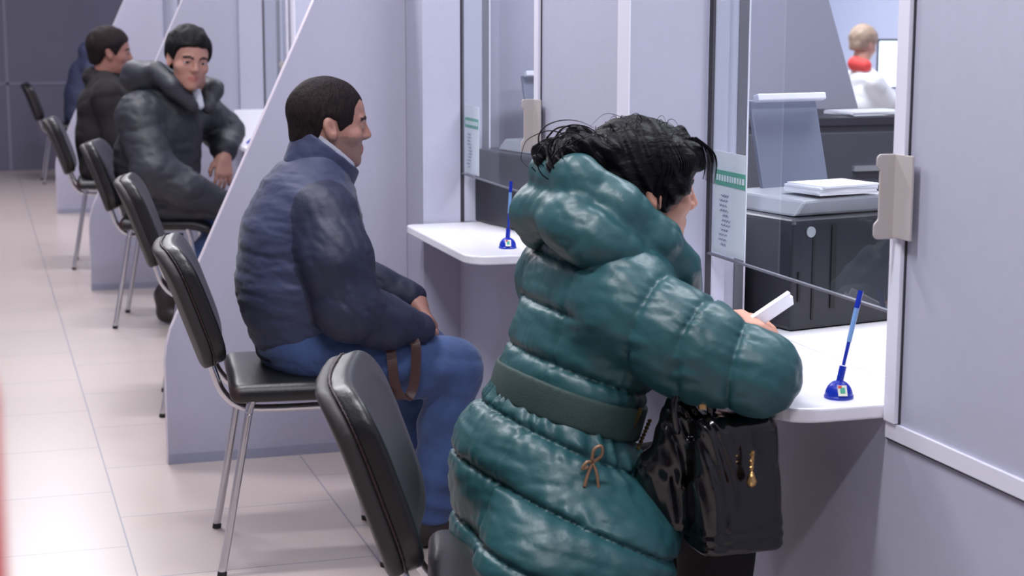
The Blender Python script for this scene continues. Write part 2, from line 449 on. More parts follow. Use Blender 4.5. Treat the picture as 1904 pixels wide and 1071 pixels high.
def wing(k, xl):
    """short return wall at the far edge of a window, running through the glass line"""
    y = Y1W + k * SW + 0.012
    th = 0.215 if k % 2 == 1 else 0.06
    if k % 2 == 1: y -= 0.015
    b = MB().box(xl, W, y, y + th, 0, 2.9)
    b.box(W, 1.480, y, y + 0.05, 0.752, 2.9)
    struct('wall_wing', b, M['wall'])
    c = MB().box(1.480, 1.500, y - 0.004, y + 0.054, 0.752, 2.9)
    struct('trim_4', c, M['frame_grey'])
    c = MB().box(1.500, 1.504, y - 0.004, y + 0.054, 0.752, 2.9)
    struct('trim_5', c, M['white_trim'])
    if k % 2 == 0:
        struct('trim_6', MB().box(xl - 0.004, xl, y - 0.001, y + th, 0, 2.9), M['white_trim'])
for k in range(-1, NW):
    wing(k, 1.292 if k % 2 == 1 else 1.245)

# panes: the glass stops above the counter and leaves a pass-through slot
for k, (a, b) in enumerate(edges):
    z0 = 0.903
    w = MB().box(W + 0.004, W + 0.010, a, b, z0, 2.12).build('window_%d' % (k + 1), M['glass']); w['kind'] = 'structure'
    f = MB().box(W + 0.001, W + 0.013, b - 0.004, b + 0.010, 0.752, 2.12)
    f.build('frame_profile', M['frame_dark'], w)
    MB().box(W + 0.003, W + 0.011, a, b, z0 - 0.004, z0).build('pane_edge', M['frame_grey'], w)

# ------------------------------------------------------------------ dividers between the bays
def divider(y, label, x0=0.525, first=True):
    t = thing('desk_divider', label, 'divider', (x0, y, 0), 0, 'slanted dividers between the bays')
    pts = [(0, 0), (0, 0.33)]
    for q in ((0.006, 0.375), (0.020, 0.425), (0.040, 0.470), (0.066, 0.520)): pts.append(q)
    pts += [(0.110, 0.626), (0.482, 1.424), (0.766, 2.03), (0.766, 0)]
    MB().prism(pts[::-1], 1, 0.0, 0.034).build('panel', M['panel'], t)
    e = MB()
    for p, q in zip(pts[:-2], pts[1:-1]):
        d = np.array([q[0] - p[0], 0, q[1] - p[1]]); L = np.linalg.norm(d); d /= L; nrm = np.array([-d[2], 0, d[0]])
        c = np.array([(p[0] + q[0]) / 2, 0.017, (p[1] + q[1]) / 2]) + nrm * 0.0012
        e.obox(c, d, (0, 1, 0), nrm, L / 2 + 0.0008, 0.0175, 0.0012)
    e.build('edge_band', M['edge'], t)
    MB().box(0.0, 0.766, -0.003, 0.0, 0.0, 0.032).build('base_strip', M['base_strip'], t)
    return t
YP1, SP = 5.1965, 3.5143
divider(YP1, 'large lavender grey slanted divider panel beside man in navy jacket')
divider(YP1 + SP, 'grey slanted divider panel behind man in dark parka with chair legs before it')
divider(YP1 + 2 * SP, 'small far grey divider panel behind man in black coat')
# the dividers go on behind the windows
def office_divider(y, label):
    t = thing('office_divider', label, 'divider', (1.52, y, 0), 0, 'dividers inside the office')
    pts = [(0, 0), (1.45, 0), (1.40, 0.8), (0.92, 2.2), (0, 2.2)]
    MB().prism(pts, 1, 0, 0.034).build('panel', M['panel'], t)
    return t
office_divider(5.10, 'grey slanted divider behind glass of nearest window')
office_divider(5.16 + SP, 'grey divider seen through glass of second window')

# ------------------------------------------------------------------ counters
def rounded(poly_r):
    out = []
    n = len(poly_r)
    for i, (x, y, r) in enumerate(poly_r):
        p = np.array((x, y)); a = np.array(poly_r[i - 1][:2]); b = np.array(poly_r[(i + 1) % n][:2])
        if r <= 0: out.append((x, y)); continue
        u = (a - p) / np.linalg.norm(a - p); w = (b - p) / np.linalg.norm(b - p)
        for k in range(9):
            t = k / 8; q = (p + u * r) * (1 - t) ** 2 + 2 * t * (1 - t) * p + (p + w * r) * t ** 2
            out.append(tuple(q))
    return out
def counter(k, label):
    y0, y1 = Y0W + 0.004 + k * SW, Y1W + k * SW - 0.012
    pl = rounded([(1.505, y0, 0), (1.505, y1, 0), (1.232, y1, 0.03), (1.222, y0, 0.075)])
    o = MB().prism(pl, 2, 0.7265, 0.751).build('counter', M['counter'], None, bevel=0.004)
    return tag(o, label, 'counter', 'white counters under the windows')
LC = {0: 'white counter shelf under the nearest window, woman in teal coat leaning on it',
      1: 'white counter shelf behind woman in teal coat, in front of man in navy jacket',
      2: 'white counter shelf at third window, hidden behind slanted divider',
      3: 'far white counter shelf where man in dark parka rests his elbow'}
for k in range(0, 4): counter(k, LC[k])

# clerk desks with a printer behind each of the two near windows
def desk(k, label):
    t = thing('clerk_desk', label, 'desk', (1.93, 2.95 + k * SW, 0), 0, 'office desks behind the glass')
    y1 = 0.72 if k == 0 else 0.28
    x1 = 0.42 if k == 0 else 0.05
    MB().box(-0.42, x1, -0.85, y1, 0.726, 0.75).build('desk_top', M['counter'], t, bevel=0.003)
    MB().box(-0.40, x1 - 0.02, -0.83, -0.80, 0, 0.726).build('side_panel', M['panel'], t)
    MB().box(-0.40, x1 - 0.02, y1 - 0.06, y1 - 0.03, 0, 0.726).build('side_panel', M['panel'], t)
    return t
desk(0, 'white desk top behind glass of nearest window')
desk(1, 'white desk top behind glass of second window')

def printer(loc, rz, label, first=None):
    t = thing('printer', label, 'printer', loc, rz, 'black printers behind the glass')
    b = MB().prism(rounded([(0, 0, 0.012), (0.32, 0, 0.012), (0.32, 0.40, 0.03), (0, 0.40, 0.03)]), 2, 0.0, 0.225)
    b.build('body', M['printer'], t, bevel=0.012)
    MB().box(0.052, 0.058, -0.002, 0.0, 0.02, 0.20).box(0.10, 0.112, -0.003, 0.0, 0.04, 0.21).build('front_groove', M['printer_dark'], t)
    MB().box(0.016, 0.022, -0.003, 0.0, 0.06, 0.12).build('door_slot', M['printer_dark'], t)
    lg = MB(); lg.tube([(0.045, -0.001, 0.200), (0.045, -0.004, 0.200)], 0.011, 20); lg.build('round_badge', M['silver'], t)
    MB().prism([(0.035, 0.226), (0.30, 0.226), (0.30, 0.262), (0.06, 0.258)], 1, 0.04, 0.30).build('paper_tray', M['grey_plastic'], t, bevel=0.006)
    MB().obox((0.225, 0.30, 0.345), (1, 0, 0), (0, 0.28, 0.96), (0, -0.96, 0.28), 0.092, 0.105, 0.006).build('paper_support', M['feeder'], t, bevel=0.004)
    MB().obox((0.225, 0.30, 0.452), (1, 0, 0), (0, 0.28, 0.96), (0, -0.96, 0.28), 0.094, 0.008, 0.010).build('support_rim', M['white_trim'], t, bevel=0.003)
    return t
printer((1.545, 3.035, 0.751), math.radians(12), 'black printer with grey paper support behind glass of nearest window')
printer((1.535, 4.62, 0.751), math.radians(12), 'black printer with grey paper support behind glass of second window')
def paper_stack(loc, rz, label, w=0.15, d=0.21, n=5):
    b = MB()
    r = random.Random(int(loc[0] * 1000))
    for i in range(n):
        a = r.uniform(-0.06, 0.06); b.obox((r.uniform(-.004, .004), r.uniform(-.004, .004), 0.002 + i * 0.004), (math.cos(a), math.sin(a), 0), (-math.sin(a), math.cos(a), 0), (0, 0, 1), w / 2, d / 2, 0.0019)
    o = b.build('paper_stack', M['paper']); o.location = loc; o.rotation_euler = (0, 0, rz)
    return tag(o, label, 'paper', 'paper stacks in the office')
paper_stack((1.70, 3.17, 1.016), 0.2, 'white papers lying on printer tray behind nearest window', 0.15, 0.12)
paper_stack((1.67, 4.755, 1.016), 0.2, 'white papers lying on printer tray behind second window', 0.20, 0.15)

# low dark cabinet, papers and clear box deeper in the office
def cabinet(loc, label):
    t = thing('filing_cabinet', label, 'cabinet', loc, 0, 'dark cabinets in the office')
    MB().box(0, 0.9, 0, 0.42, 0.05, 1.055).build('body', M['dark_grey'], t, bevel=0.004)
    MB().box(-0.01, 0.91, -0.012, 0.43, 1.055, 1.08).build('cabinet_top', M['frame_dark'], t, bevel=0.003)
    for k in range(3):
        d = MB().box(0.012, 0.888, -0.014, 0.0, 0.08 + k * 0.325, 0.385 + k * 0.325).build('drawer', M['dark_grey'], t, bevel=0.003)
        MB().box(0.38, 0.52, -0.03, -0.014, 0.27 + k * 0.325, 0.285 + k * 0.325).build('drawer_handle', M['silver'], d)
    return t
cabinet((2.12, 4.55, 0), 'dark grey filing cabinet behind glass of nearest window')
cabinet((2.06, 5.6, 0), 'dark grey filing cabinet behind glass of second window')
paper_stack((2.62, 4.66, 1.081), 0.1, 'white papers on dark cabinet deep behind nearest window', 0.22, 0.16, 3)
b = MB(); b.prism([(-0.05, 0), (0.05, 0), (0.062, 0.16), (-0.062, 0.16)], 1, -0.06, 0.06)
o = b.build('waste_basket', M['white_cloth'], None, bevel=0.006); o.location = (2.02, 3.55, 0.751)
tag(o, 'pale tapered paper bin on desk behind nearest window', 'bin')

# ------------------------------------------------------------------ notices on the panes
def notice(k, label):
    y0 = Y1W + k * SW
    t = thing('notice_sheet', label, 'notice', (W + 0.0125, y0 - 0.012, 0.906), 0, 'notices behind the panes')
    MB().box(0, 0.0012, -0.150, 0.0, 0.0, 0.205).build('sheet', M['paper'], t)
    MB().box(-0.0012, 0, -0.147, -0.006, 0.138, 0.168).build('header_band', M['green'], t)
    x = MB(); r = random.Random(3)
    yy = -0.016
    while yy > -0.138:      # blurred block letters
        w = r.uniform(0.004, 0.009); x.box(-0.0022, -0.0012, yy - w, yy, 0.147, 0.159); yy -= w + 0.006
    x.build('header_letters', M['paper'], t)
    s = MB()
    for i in range(11):
        z = 0.118 - i * 0.0098; c = -0.055 + 0.008 * math.sin(i * 0.9); w = r.uniform(0.012, 0.022)
        pts = [(-0.001, c + w - 2 * w * j / 10, z + 0.0022 * math.sin(j * 2.1 + i)) for j in range(11)]
        s.tube(pts, 0.0009, 5)
    s.build('handwriting', M['ink'], t)
    return t
notice(0, 'white notice with green header taped inside nearest window, beside woman\'s face')
notice(1, 'white notice with green header taped inside second window')

# ------------------------------------------------------------------ sliding-pane handles
def pane_handle(k, label):
    t = thing('pane_handle', label, 'handle', (W - 0.0185, Y0W - 0.018 + k * SW, 1.095), 0, 'beige handles at the window jambs')
    pl = rounded([(0.004, -0.068, 0), (0.004, 0.068, 0), (-0.030, 0.068, 0.010), (-0.030, 0.048, 0.004), (-0.024, 0.042, 0.003), (-0.024, -0.036, 0.003), (-0.032, -0.044, 0.004), (-0.032, -0.068, 0.010)])
    MB().prism(pl, 1, 0.0, 0.004).build('grip_plate', M['handle'], t, bevel=0.001)
    MB().box(0.002, 0.0065, -0.052, 0.002, -0.066, 0.068).build('wall_flange', M['handle'], t, bevel=0.001)
    return t
pane_handle(0, 'beige metal handle on white jamb right of nearest window')
pane_handle(1, 'beige metal handle on jamb behind woman\'s hair')
pane_handle(3, 'small far beige handle at window above man in parka')

# ------------------------------------------------------------------ pen stands
def pen_set(loc, lean, holder_label, pen_label):
    t = thing('pen_holder', holder_label, 'pen holder', loc, 0, 'blue pen holders')
    prof = [(0.0245, 0.0), (0.0245, 0.004)] + [(0.0235 * math.cos(a), 0.004 + 0.026 * math.sin(a)) for a in np.linspace(0.05, 1.5, 9)]
    MB().lathe((0, 0, 0), prof).build('base', M['pen_blue'], t, smooth=False, bevel=0)
    n = np.array((-0.2, -0.85, 0.5)); n /= np.linalg.norm(n)
    c = np.array((0, 0, 0.004)) + n * 0.0248
    u = np.cross((0, 0, 1), n); u /= np.linalg.norm(u); w = np.cross(n, u)
    s = MB().obox(c, u, w, n, 0.0075, 0.009, 0.0012).build('sticker', M['sticker'], t)
    MB().obox(c + n * 0.0012, u, w, n, 0.004, 0.005, 0.0008).build('emblem', M['green'], s)
    MB().obox(c + n * 0.0013 - u * 0.004 + w * 0.006, u, w, n, 0.003, 0.002, 0.0008).build('red_mark', M['pen_red'], s)
    L = np.array(lean, float); L /= np.linalg.norm(L)
    a = np.array((0, 0, 0.024))
    MB().tube([a, a + L * 0.030], 0.0062, 12).build('socket', M['pen_blue'], t)
    p = thing('pen', pen_label, 'pen', tuple(np.array(loc) + a + L * 0.031), 0, 'blue pens in holders')
    MB().tube([L * 0.0, L * 0.04], [0.0030, 0.0034], 10).build('grip', M['pen_blue'], p)
    MB().tube([L * 0.04, L * 0.098], 0.0042, 10).build('barrel', M['pen_clear'], p)
    MB().tube([L * 0.098, L * 0.128], [0.0048, 0.0044], 10).build('cap', M['pen_blue'], p)
    return t
pen_set((1.352, 2.472, 0.751), (0.26, 0.10, 0.90), 'blue dome pen holder with sticker on counter beside woman\'s elbow', 'blue ballpoint pen leaning upright in holder at right')
pen_set((1.372, 4.385, 0.751), (0.06, 0.02, 0.9), 'blue dome pen holder on counter behind woman in teal coat', 'blue pen standing in holder behind teal hood')
# white sheet and red-blue pen at the far counter
t = thing('document_folder', 'white sheet standing on far counter beside man in dark parka', 'paper', (1.215, 8.25, 0.7515))
MB().obox((0.075, 0.05, 0.085), (1, 0.12, 0), (0, 0.18, 0.98), (-0.12, 1, -0.18), 0.085, 0.087, 0.002).build('sheet', M['paper'], t)
MB().box(0.0, 0.15, 0.02, 0.12, 0.0, 0.006).build('base', M['paper'], t)
p = thing('pen', 'red and blue pen in front of white sheet on far counter', 'pen', (1.245, 8.20, 0.753))
MB().tube([(0, 0, 0.012), (0.04, -0.002, 0.045)], 0.0055, 8).build('barrel', M['pen_blue'], p)
MB().tube([(0.04, -0.002, 0.045), (0.075, -0.004, 0.078)], 0.0065, 8).build('cap', M['pen_red'], p)

# ------------------------------------------------------------------ visitor chairs
def make_chair(label, loc, rz):
    t = thing('visitor_chair', label, 'chair', loc, rz, 'black visitor chairs with chrome legs')
    for s in (-1, 1):
        y = 0.205 * s
        rail = [(-0.09, y, 0.462), (0.10, y, 0.462)]
        MB().tube(rail, 0.0115, 10).build('seat_rail', M['chrome'], t, smooth=True)
        for e in (-1, 1):
            x0 = -0.09 if e < 0 else 0.10
            xf = -0.203 if e < 0 else 0.205
            L = smooth_path([(x0, y, 0.462), (x0 + e * 0.018, y, 0.456), (x0 + e * 0.030, y, 0.440), (x0 + e * 0.037, y, 0.415), (x0 + e * 0.044, y, 0.38), (xf - e * 0.022, y * 1.0, 0.12), (xf, y * 1.01, 0.006)], 6)
            lg = MB().tube(L, 0.0105, 10).build('leg', M['chrome'], t, smooth=True)
            MB().tube([(xf, y * 1.01, 0.0), (xf - e * 0.002, y * 1.01, 0.012)], 0.0118, 10).build('foot_cap', M['foot'], lg)
        B = smooth_path([(-0.232, 0.12 * s, 0.58), (-0.207, 0.12 * s, 0.50), (-0.188, 0.12 * s, 0.452), (-0.152, 0.12 * s, 0.416), (-0.09, 0.12 * s, 0.404), (0.10, 0.12 * s, 0.404)], 6)
        MB().tube(B, 0.010, 10).build('back_tube', M['chrome'], t, smooth=True)
    MB().tube([(-0.05, -0.205, 0.448), (-0.05, 0.205, 0.448)], 0.008, 8).tube([(0.09, -0.205, 0.448), (0.09, 0.205, 0.448)], 0.008, 8).build('cross_bar', M['foot'], t)
    def seat(P):
        x, y, z = P
        zz = z + 0.5 * np.maximum(x - 0.14, 0) ** 1.5 * 2.0 + 0.10 * (np.abs(y) ** 3) * 10 + 0.25 * np.maximum(-x - 0.10, 0) ** 2
        return rbox((x, y, zz), (0.032, 0, 0.470), (0.205, 0.222, 0.025), 0.024)
    field_mesh('seat', seat, (-0.22, -0.26, 0.38), (0.29, 0.26, 0.53), 0.007, [M['leather'], M['piping_red_glint']], None, lambda P: ((P[0] < -0.145) & (P[2] < 0.478)).astype(int)).parent = t  # rear rim faces coloured maroon as a painted red reflection
    ang = math.radians(19.5); ca, sa = math.cos(ang), math.sin(ang)
    def bl(P):
        x, y, z = P[0] + 0.262, P[1], P[2] - 0.668
        u = x * ca + z * sa; w = -x * sa + z * ca          # u: forward normal, w: up along the back
        u = u - 0.55 * y * y + 0.35 * np.maximum(w - 0.02, 0) ** 2
        taper = 1.0 - 0.35 * np.maximum(w, 0) ** 2
        return u, y / taper, w
    def outline(u, y, w, c, hh, r): return rbox((u, y, w), c, hh, r)
    def cushion(P):
        u, y, w = bl(P)
        e = np.maximum(np.sqrt((y / 0.21) ** 4 + (w / 0.15) ** 4) - 0.62, 0)
        u2 = u + 0.016 * e
        side = np.maximum(np.abs(y) - 0.125, 0) ** 2 + np.maximum(np.abs(w) - 0.080, 0) ** 2
        o2 = np.sqrt(side) - 0.076
        return smax(smax(o2, np.abs(u2 - 0.014) - 0.021, 0.012), -u2 - 0.004, 0.002)
    def shell(P):
        u, y, w = bl(P)
        side = np.maximum(np.abs(y) - 0.125, 0) ** 2 + np.maximum(np.abs(w) - 0.080, 0) ** 2
        o2 = np.sqrt(side) - 0.078
        return smax(o2, np.abs(u + 0.020) - 0.014, 0.010)
    def piping(P):
        u, y, w = bl(P)
        side = np.maximum(np.abs(y) - 0.125, 0) ** 2 + np.maximum(np.abs(w) - 0.080, 0) ** 2
        o2 = np.sqrt(side) - 0.0775
        return np.sqrt(o2 ** 2 + (u + 0.006) ** 2) - 0.0028
    lo, hi = (-0.42, -0.23, 0.44), (-0.15, 0.23, 0.86)
    field_mesh('back_cushion', cushion, lo, hi, 0.005, [M['leather']], None).parent = t
    sh = field_mesh('back_shell', shell, lo, hi, 0.005, [M['shell']], None); sh.parent = t
    field_mesh('piping', piping, lo, hi, 0.0032, [M['piping_red_glint']], None).parent = sh
    return t
def copy_tree(o, parent=None):
    c = o.copy(); COL.objects.link(c); c.parent = parent
    for ch in list(o.children): copy_tree(ch, c)
    return c
CH = [('black visitor chair in the foreground under woman in teal coat', (0.842, 2.55, 0), -15),
      ('black visitor chair under man in navy jacket and jeans', (0.757, 4.265, 0), -6),
      ('empty black visitor chair behind navy man\'s chair', (0.80, 6.02, 0), -7),
      ('black visitor chair under man in dark parka', (0.795, 7.765, 0), -12.5),
      ('black visitor chair under man in black coat', (0.700, 9.66, 0), -5),
      ('farthest black visitor chair, under person in blue jacket', (0.72, 14.6, 0), 0)]
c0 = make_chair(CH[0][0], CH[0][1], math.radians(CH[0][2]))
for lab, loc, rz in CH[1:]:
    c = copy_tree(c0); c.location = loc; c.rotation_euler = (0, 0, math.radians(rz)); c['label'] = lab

# post-shaped stand-in, added for an unidentified red blur at the left edge
t = thing('red_blur_stand_in', 'stand-in for blurred unidentified red object at the left edge, close to camera', 'red blur', (-0.0185, 0.62, 0))
MB().lathe((0, 0, 0), [(0.15, 0), (0.15, 0.012), (0.03, 0.03)], 24).build('foot_plate', M['frame_dark'], t)
MB().lathe((0, 0, 0.03), [(0.018, 0), (0.022, 0.02), (0.022, 1.215), (0.019, 1.23), (0.012, 1.24), (0.002, 1.245)], 24).build('red_column', M['red_cloth'], t, smooth=True)
# ------------------------------------------------------------------ people
def frame(yaw, pitch=0.0, roll=0.0):
    """columns: forward, left, up"""
    R = Matrix.Rotation(math.radians(yaw), 3, 'Z') @ Matrix.Rotation(math.radians(pitch), 3, 'Y') @ Matrix.Rotation(math.radians(roll), 3, 'X')
    return np.array(R)
class Head:
    def __init__(s, c, R, sc=0.95, wide=1.0): s.c = np.array(c, float); s.R = R; s.s = sc; s.wide = wide
    def loc(s, P):
        x, y, z = (P[i] - s.c[i] for i in range(3)); R = s.R
        return tuple((x * R[0][i] + y * R[1][i] + z * R[2][i]) / (s.s * (s.wide if i == 1 else 1.0)) for i in range(3))
    def w(s, p): return s.c + s.R @ (np.array(p, float) * s.s * np.array((1, s.wide, 1)))
    def field(s, P):
        L = s.loc(P); ay = np.abs(L[1]); A = (L[0], ay, L[2])
        d = ell(L, (-0.006, 0, 0.030), (0.102, 0.078, 0.089))
        d = smin(d, ell(L, (0.030, 0, -0.025), (0.062, 0.062, 0.085)), 0.02)
        d = smin(d, ell(L, (0.036, 0, -0.070), (0.056, 0.052, 0.044)), 0.02)
        d = smin(d, ell(L, (0.074, 0, -0.098), (0.020, 0.024, 0.017)), 0.018)
        d = smin(d, ell(A, (0.058, 0.046, -0.026), (0.026, 0.022, 0.022)), 0.02)
        d = smin(d, cap(A, (0.090, 0.012, 0.020), (0.078, 0.046, 0.018), 0.009, 0.007), 0.012)
        d = smax(d, -ell(A, (0.098, 0.032, -0.002), (0.016, 0.019, 0.012)), 0.010)
        d = smin(d, cap(L, (0.093, 0, 0.008), (0.1085, 0, -0.025), 0.0075, 0.0110), 0.012)
        d = smin(d, ell(A, (0.099, 0.0125, -0.031), (0.010, 0.008, 0.0080)), 0.008)
        d = smin(d, cap(A, (0.0930, 0.0, -0.0590), (0.080, 0.024, -0.062), 0.0070, 0.004), 0.007)
        d = smin(d, cap(A, (0.0915, 0.0, -0.0705), (0.080, 0.022, -0.066), 0.0074, 0.004), 0.007)
        d = np.minimum(d, ell(A, (0.0775, 0.0315, -0.002), (0.0135, 0.0135, 0.0135)))
        d = smin(d, cap(A, (0.0905, 0.022, 0.004), (0.083, 0.046, 0.002), 0.0038), 0.003)
        # ear
        e = ell((L[0] + 0.30 * (L[2] + 0.012), ay, L[2]), (-0.006, 0.0775, -0.010), (0.0175, 0.010, 0.0315))
        e = smax(e, -ell((L[0] + 0.30 * (L[2] + 0.012), ay, L[2]), (-0.001, 0.0885, -0.008), (0.010, 0.008, 0.019)), 0.004)
        d = smin(d, e, 0.008)
        return d * s.s
    def pick(s, P, skin=0):
        L = s.loc(P); ay = np.abs(L[1]); m = np.zeros(len(L[0]), int)
        jaw = (L[2] < -0.030 - 0.35 * np.maximum(0.02 - L[0], 0)) & (L[2] > -0.13) & (L[0] > -0.005)
        m[jaw] = 5
        lips = ((ay / 0.024) ** 2 + ((L[2] + 0.0645) / 0.0125) ** 2 < 1) & (L[0] > 0.078); m[lips] = 1
        eye = (L[0] - 0.0775) ** 2 + (ay - 0.0315) ** 2 + (L[2] + 0.002) ** 2 < 0.0147 ** 2
        eye &= (np.abs(L[2] + 0.002 - 0.001) < 0.0038); m[eye] = 2
        iris = eye & ((ay - 0.0315) ** 2 + (L[2] + 0.002) ** 2 < 0.0062 ** 2) & (L[0] > 0.085); m[iris] = 3
        brow = (np.abs(L[2] - 0.022 + 0.25 * np.abs(ay - 0.03)) < 0.0048) & (ay > 0.010) & (ay < 0.052) & (L[0] > 0.065); m[brow] = 4
        far = np.abs(L[0]) + ay + np.abs(L[2]) > 0.33
        m[far] = 0
        return m

def hand_field(P, wrist, fwd, up, curl=0.5, side=1, sc=1.0, spread=0.10):
    """wrist point, finger direction, back-of-hand direction; side=+1 thumb towards +(up x fwd)"""
    f = np.array(fwd, float); f /= np.linalg.norm(f); u = np.array(up, float); u -= f * np.dot(u, f); u /= np.linalg.norm(u)
    l = np.cross(u, f) * side; w0 = np.array(wrist, float)
    def pt(a, b, c): return w0 + sc * (f * a + l * b + u * c)
    d = cap(P, pt(-0.02, 0, 0), pt(0.025, 0, 0), 0.026 * sc, 0.024 * sc)
    fin = []
    for i, (b, ln) in enumerate(((0.030, 0.070), (0.010, 0.078), (-0.010, 0.072), (-0.029, 0.056))):
        kn = pt(0.088 - 0.004 * abs(i - 1), b, 0.002)
        d = smin(d, cap(P, pt(0.02, b * 0.6, 0), kn, 0.0155 * sc, 0.0125 * sc), 0.014 * sc)
        a = 0.0; p = np.array((0.088 - 0.004 * abs(i - 1), b, 0.002)); pts = [kn]; c = curl * (1 + 0.12 * i)
        for j, seg in enumerate((0.45, 0.31, 0.24)):
            a += c * (0.75, 1.0, 0.7)[j]
            p = p + ln * seg * np.array((math.cos(a), math.sin(spread * (1 - i) * 0.8), -math.sin(a)))
            pts.append(pt(*p))
        r = [0.0098, 0.0088, 0.0080, 0.0068]
        e = None
        for q in range(3):
            cc = cap(P, pts[q], pts[q + 1], r[q] * sc, r[q + 1] * sc); e = cc if e is None else smin(e, cc, 0.003)
        fin.append(e)
    ee = fin[0]
    for e in fin[1:]: ee = np.minimum(ee, e)
    d = smin(d, ee, 0.006 * sc)
    t0, t1, t2, t3 = pt(0.018, 0.022, -0.004), pt(0.048, 0.044, -0.014), pt(0.074, 0.052, -0.024), pt(0.094, 0.046, -0.032)
    th = smin(smin(cap(P, t0, t1, 0.016 * sc, 0.0125 * sc), cap(P, t1, t2, 0.0115 * sc, 0.0100 * sc), 0.005), cap(P, t2, t3, 0.0098 * sc, 0.0078 * sc), 0.004)
    return smin(d, th, 0.008 * sc)

def hair_field(H, cut, off=0.007, vol=(0, 0, 0), seedo=0, wamp=0.003):
    xs = [c[0] for c in cut]; zs = [c[1] for c in cut]
    def f(P):
        L = H.loc(P)
        d = ell(L, (-0.010 + vol[0], 0, 0.030 + vol[2]), (0.100 + off, 0.078 + off, 0.089 + off))
        d = smin(d, ell(L, (-0.045, 0, -0.035), (0.058, 0.060, 0.055)), 0.02)
        d = d + wamp * wob(L, 160, (1, 1, 0.5), 6, seedo)
        lim = np.interp(L[0], xs, zs) + 0.004 * wob(L, 260, (1, 1, 0.2), 5, seedo + 1)
        d = smax(d, (lim - L[2]) * 0.75, 0.006)
        ear = ell((L[0] + 0.30 * (L[2] + 0.012), np.abs(L[1]), L[2]), (-0.004, 0.085, -0.014), (0.021, 0.022, 0.033))
        return smax(d, -ear, 0.004) * H.s
    return f

def quilt(t, s, along, amp=0.0075, gat=0.0017, wl=0.024):
    q = t / s + 0.5; ds = s * np.abs(q - np.floor(q) - 0.5) * 1.0
    ds = s * 0.5 - ds if False else ds
    n = np.floor(q)
    return amp * (1.35 * (1 - np.exp(-ds / 0.007)) - 0.35 * np.exp(-(ds / 0.004) ** 2)) + gat * np.exp(-ds / 0.022) * np.sin(along * 6.283 / wl + 2.5 * np.sin(along * 45 + n) + 4 * n)

def person(name_label, base, cat='person'):
    return thing('person', name_label, cat, base)

def folds(P, amp, freq, aniso, o=0):
    w = wob(P, freq, aniso, 7, o); return amp * (0.7 - 1.7 * np.abs(w) ** 0.7)      # thin inward creases

# ================================================================== man in the navy jacket
YB = 4.27
pB = person('man in navy quilted jacket and blue jeans seated in profile, looking ahead', (0.77, YB, 0))
HB = Head((0.857, YB, 1.107), frame(-2, 4), 0.955)
def body_B(P):
    d = HB.field(P)
    d = smin(d, cap(P, (0.832, YB, 1.06), (0.805, YB, 0.96), 0.054, 0.066), 0.03)
    t = chain(P, [(0.775, YB, 0.58, 0.105), (0.78, YB, 0.80, 0.11), (0.81, YB, 0.94, 0.07)], 0.05, 1.35)
    d = smin(d, t, 0.04)
    d = smin(d, chain(P, [(0.81, 4.11, 0.915, 0.05), (0.855, 4.045, 0.68, 0.042), (1.03, 4.115, 0.597, 0.032), (1.075, 4.15, 0.580, 0.026)], 0.03), 0.03)
    d = smin(d, chain(P, [(0.81, 4.43, 0.915, 0.05), (0.92, 4.50, 0.69, 0.042), (1.105, 4.432, 0.620, 0.030), (1.125, 4.418, 0.605, 0.026)], 0.03), 0.03)
    d = smin(d, chain(P, [(0.80, 4.17, 0.54, 0.060), (1.15, 4.16, 0.474, 0.044), (1.105, 4.17, 0.10, 0.034), (1.15, 4.17, 0.05, 0.035)], 0.02), 0.03)
    d = smin(d, chain(P, [(0.80, 4.37, 0.53, 0.060), (1.135, 4.38, 0.462, 0.044), (1.090, 4.38, 0.10, 0.034), (1.14, 4.38, 0.05, 0.035)], 0.02), 0.03)
    d = smin(d, hand_field(P, (1.118, 4.420, 0.612), (0.38, -0.40, -0.62), (0.72, -0.1, 0.6), 0.35, 1, 0.95), 0.012)
    d = smin(d, hand_field(P, (1.062, 4.140, 0.585), (0.15, 0.92, -0.05), (0.1, 0, 1), 0.45, -1, 0.95), 0.012)
    return d
field_mesh('body', body_B, (0.55, 3.93, 0.0), (1.38, 4.62, 1.26), 0.0042, [M['skin_tan'], M['lips'], M['eye_white'], M['iris'], M['brow'], M['stubble']], pB, HB.pick)
hB = field_mesh('hair', hair_field(HB, [(-0.13, -0.062), (-0.07, -0.058), (-0.035, -0.045), (-0.022, 0.006), (0.010, 0.012), (0.020, -0.020), (0.046, -0.026), (0.053, -0.015), (0.060, 0.046), (0.072, 0.064), (0.090, 0.060), (0.105, 0.060), (0.12, 0.07)], 0.0058, wamp=0.0016),
                (0.72, 4.14, 1.0), (1.0, 4.4, 1.26), 0.003, [M['hair_brown']], pB)

def torso_B(P):
    d = chain(P, [(0.782, YB, 0.580, 0.135), (0.772, YB, 0.70, 0.146), (0.788, YB, 0.83, 0.146), (0.806, YB, 0.925, 0.106), (0.830, YB, 0.985, 0.062)], 0.05, 1.30)
    d = smin(d, cap(P, (0.812, 4.12, 0.890), (0.812, 4.42, 0.890), 0.074), 0.06)
    d = smax(d, (0.505 + 0.16 * (P[0] - 0.68) - P[2]) * 0.98, 0.02)
    return d
def sleeve_B(P, far=False):
    if not far: return chain(P, [(0.815, 4.105, 0.885, 0.080), (0.830, 4.045, 0.79, 0.080), (0.853, 4.030, 0.668, 0.074), (0.95, 4.075, 0.622, 0.062), (1.055, 4.128, 0.592, 0.043)], 0.05)
    return chain(P, [(0.815, 4.435, 0.885, 0.080), (0.925, 4.50, 0.69, 0.070), (1.105, 4.432, 0.622, 0.046)], 0.05)
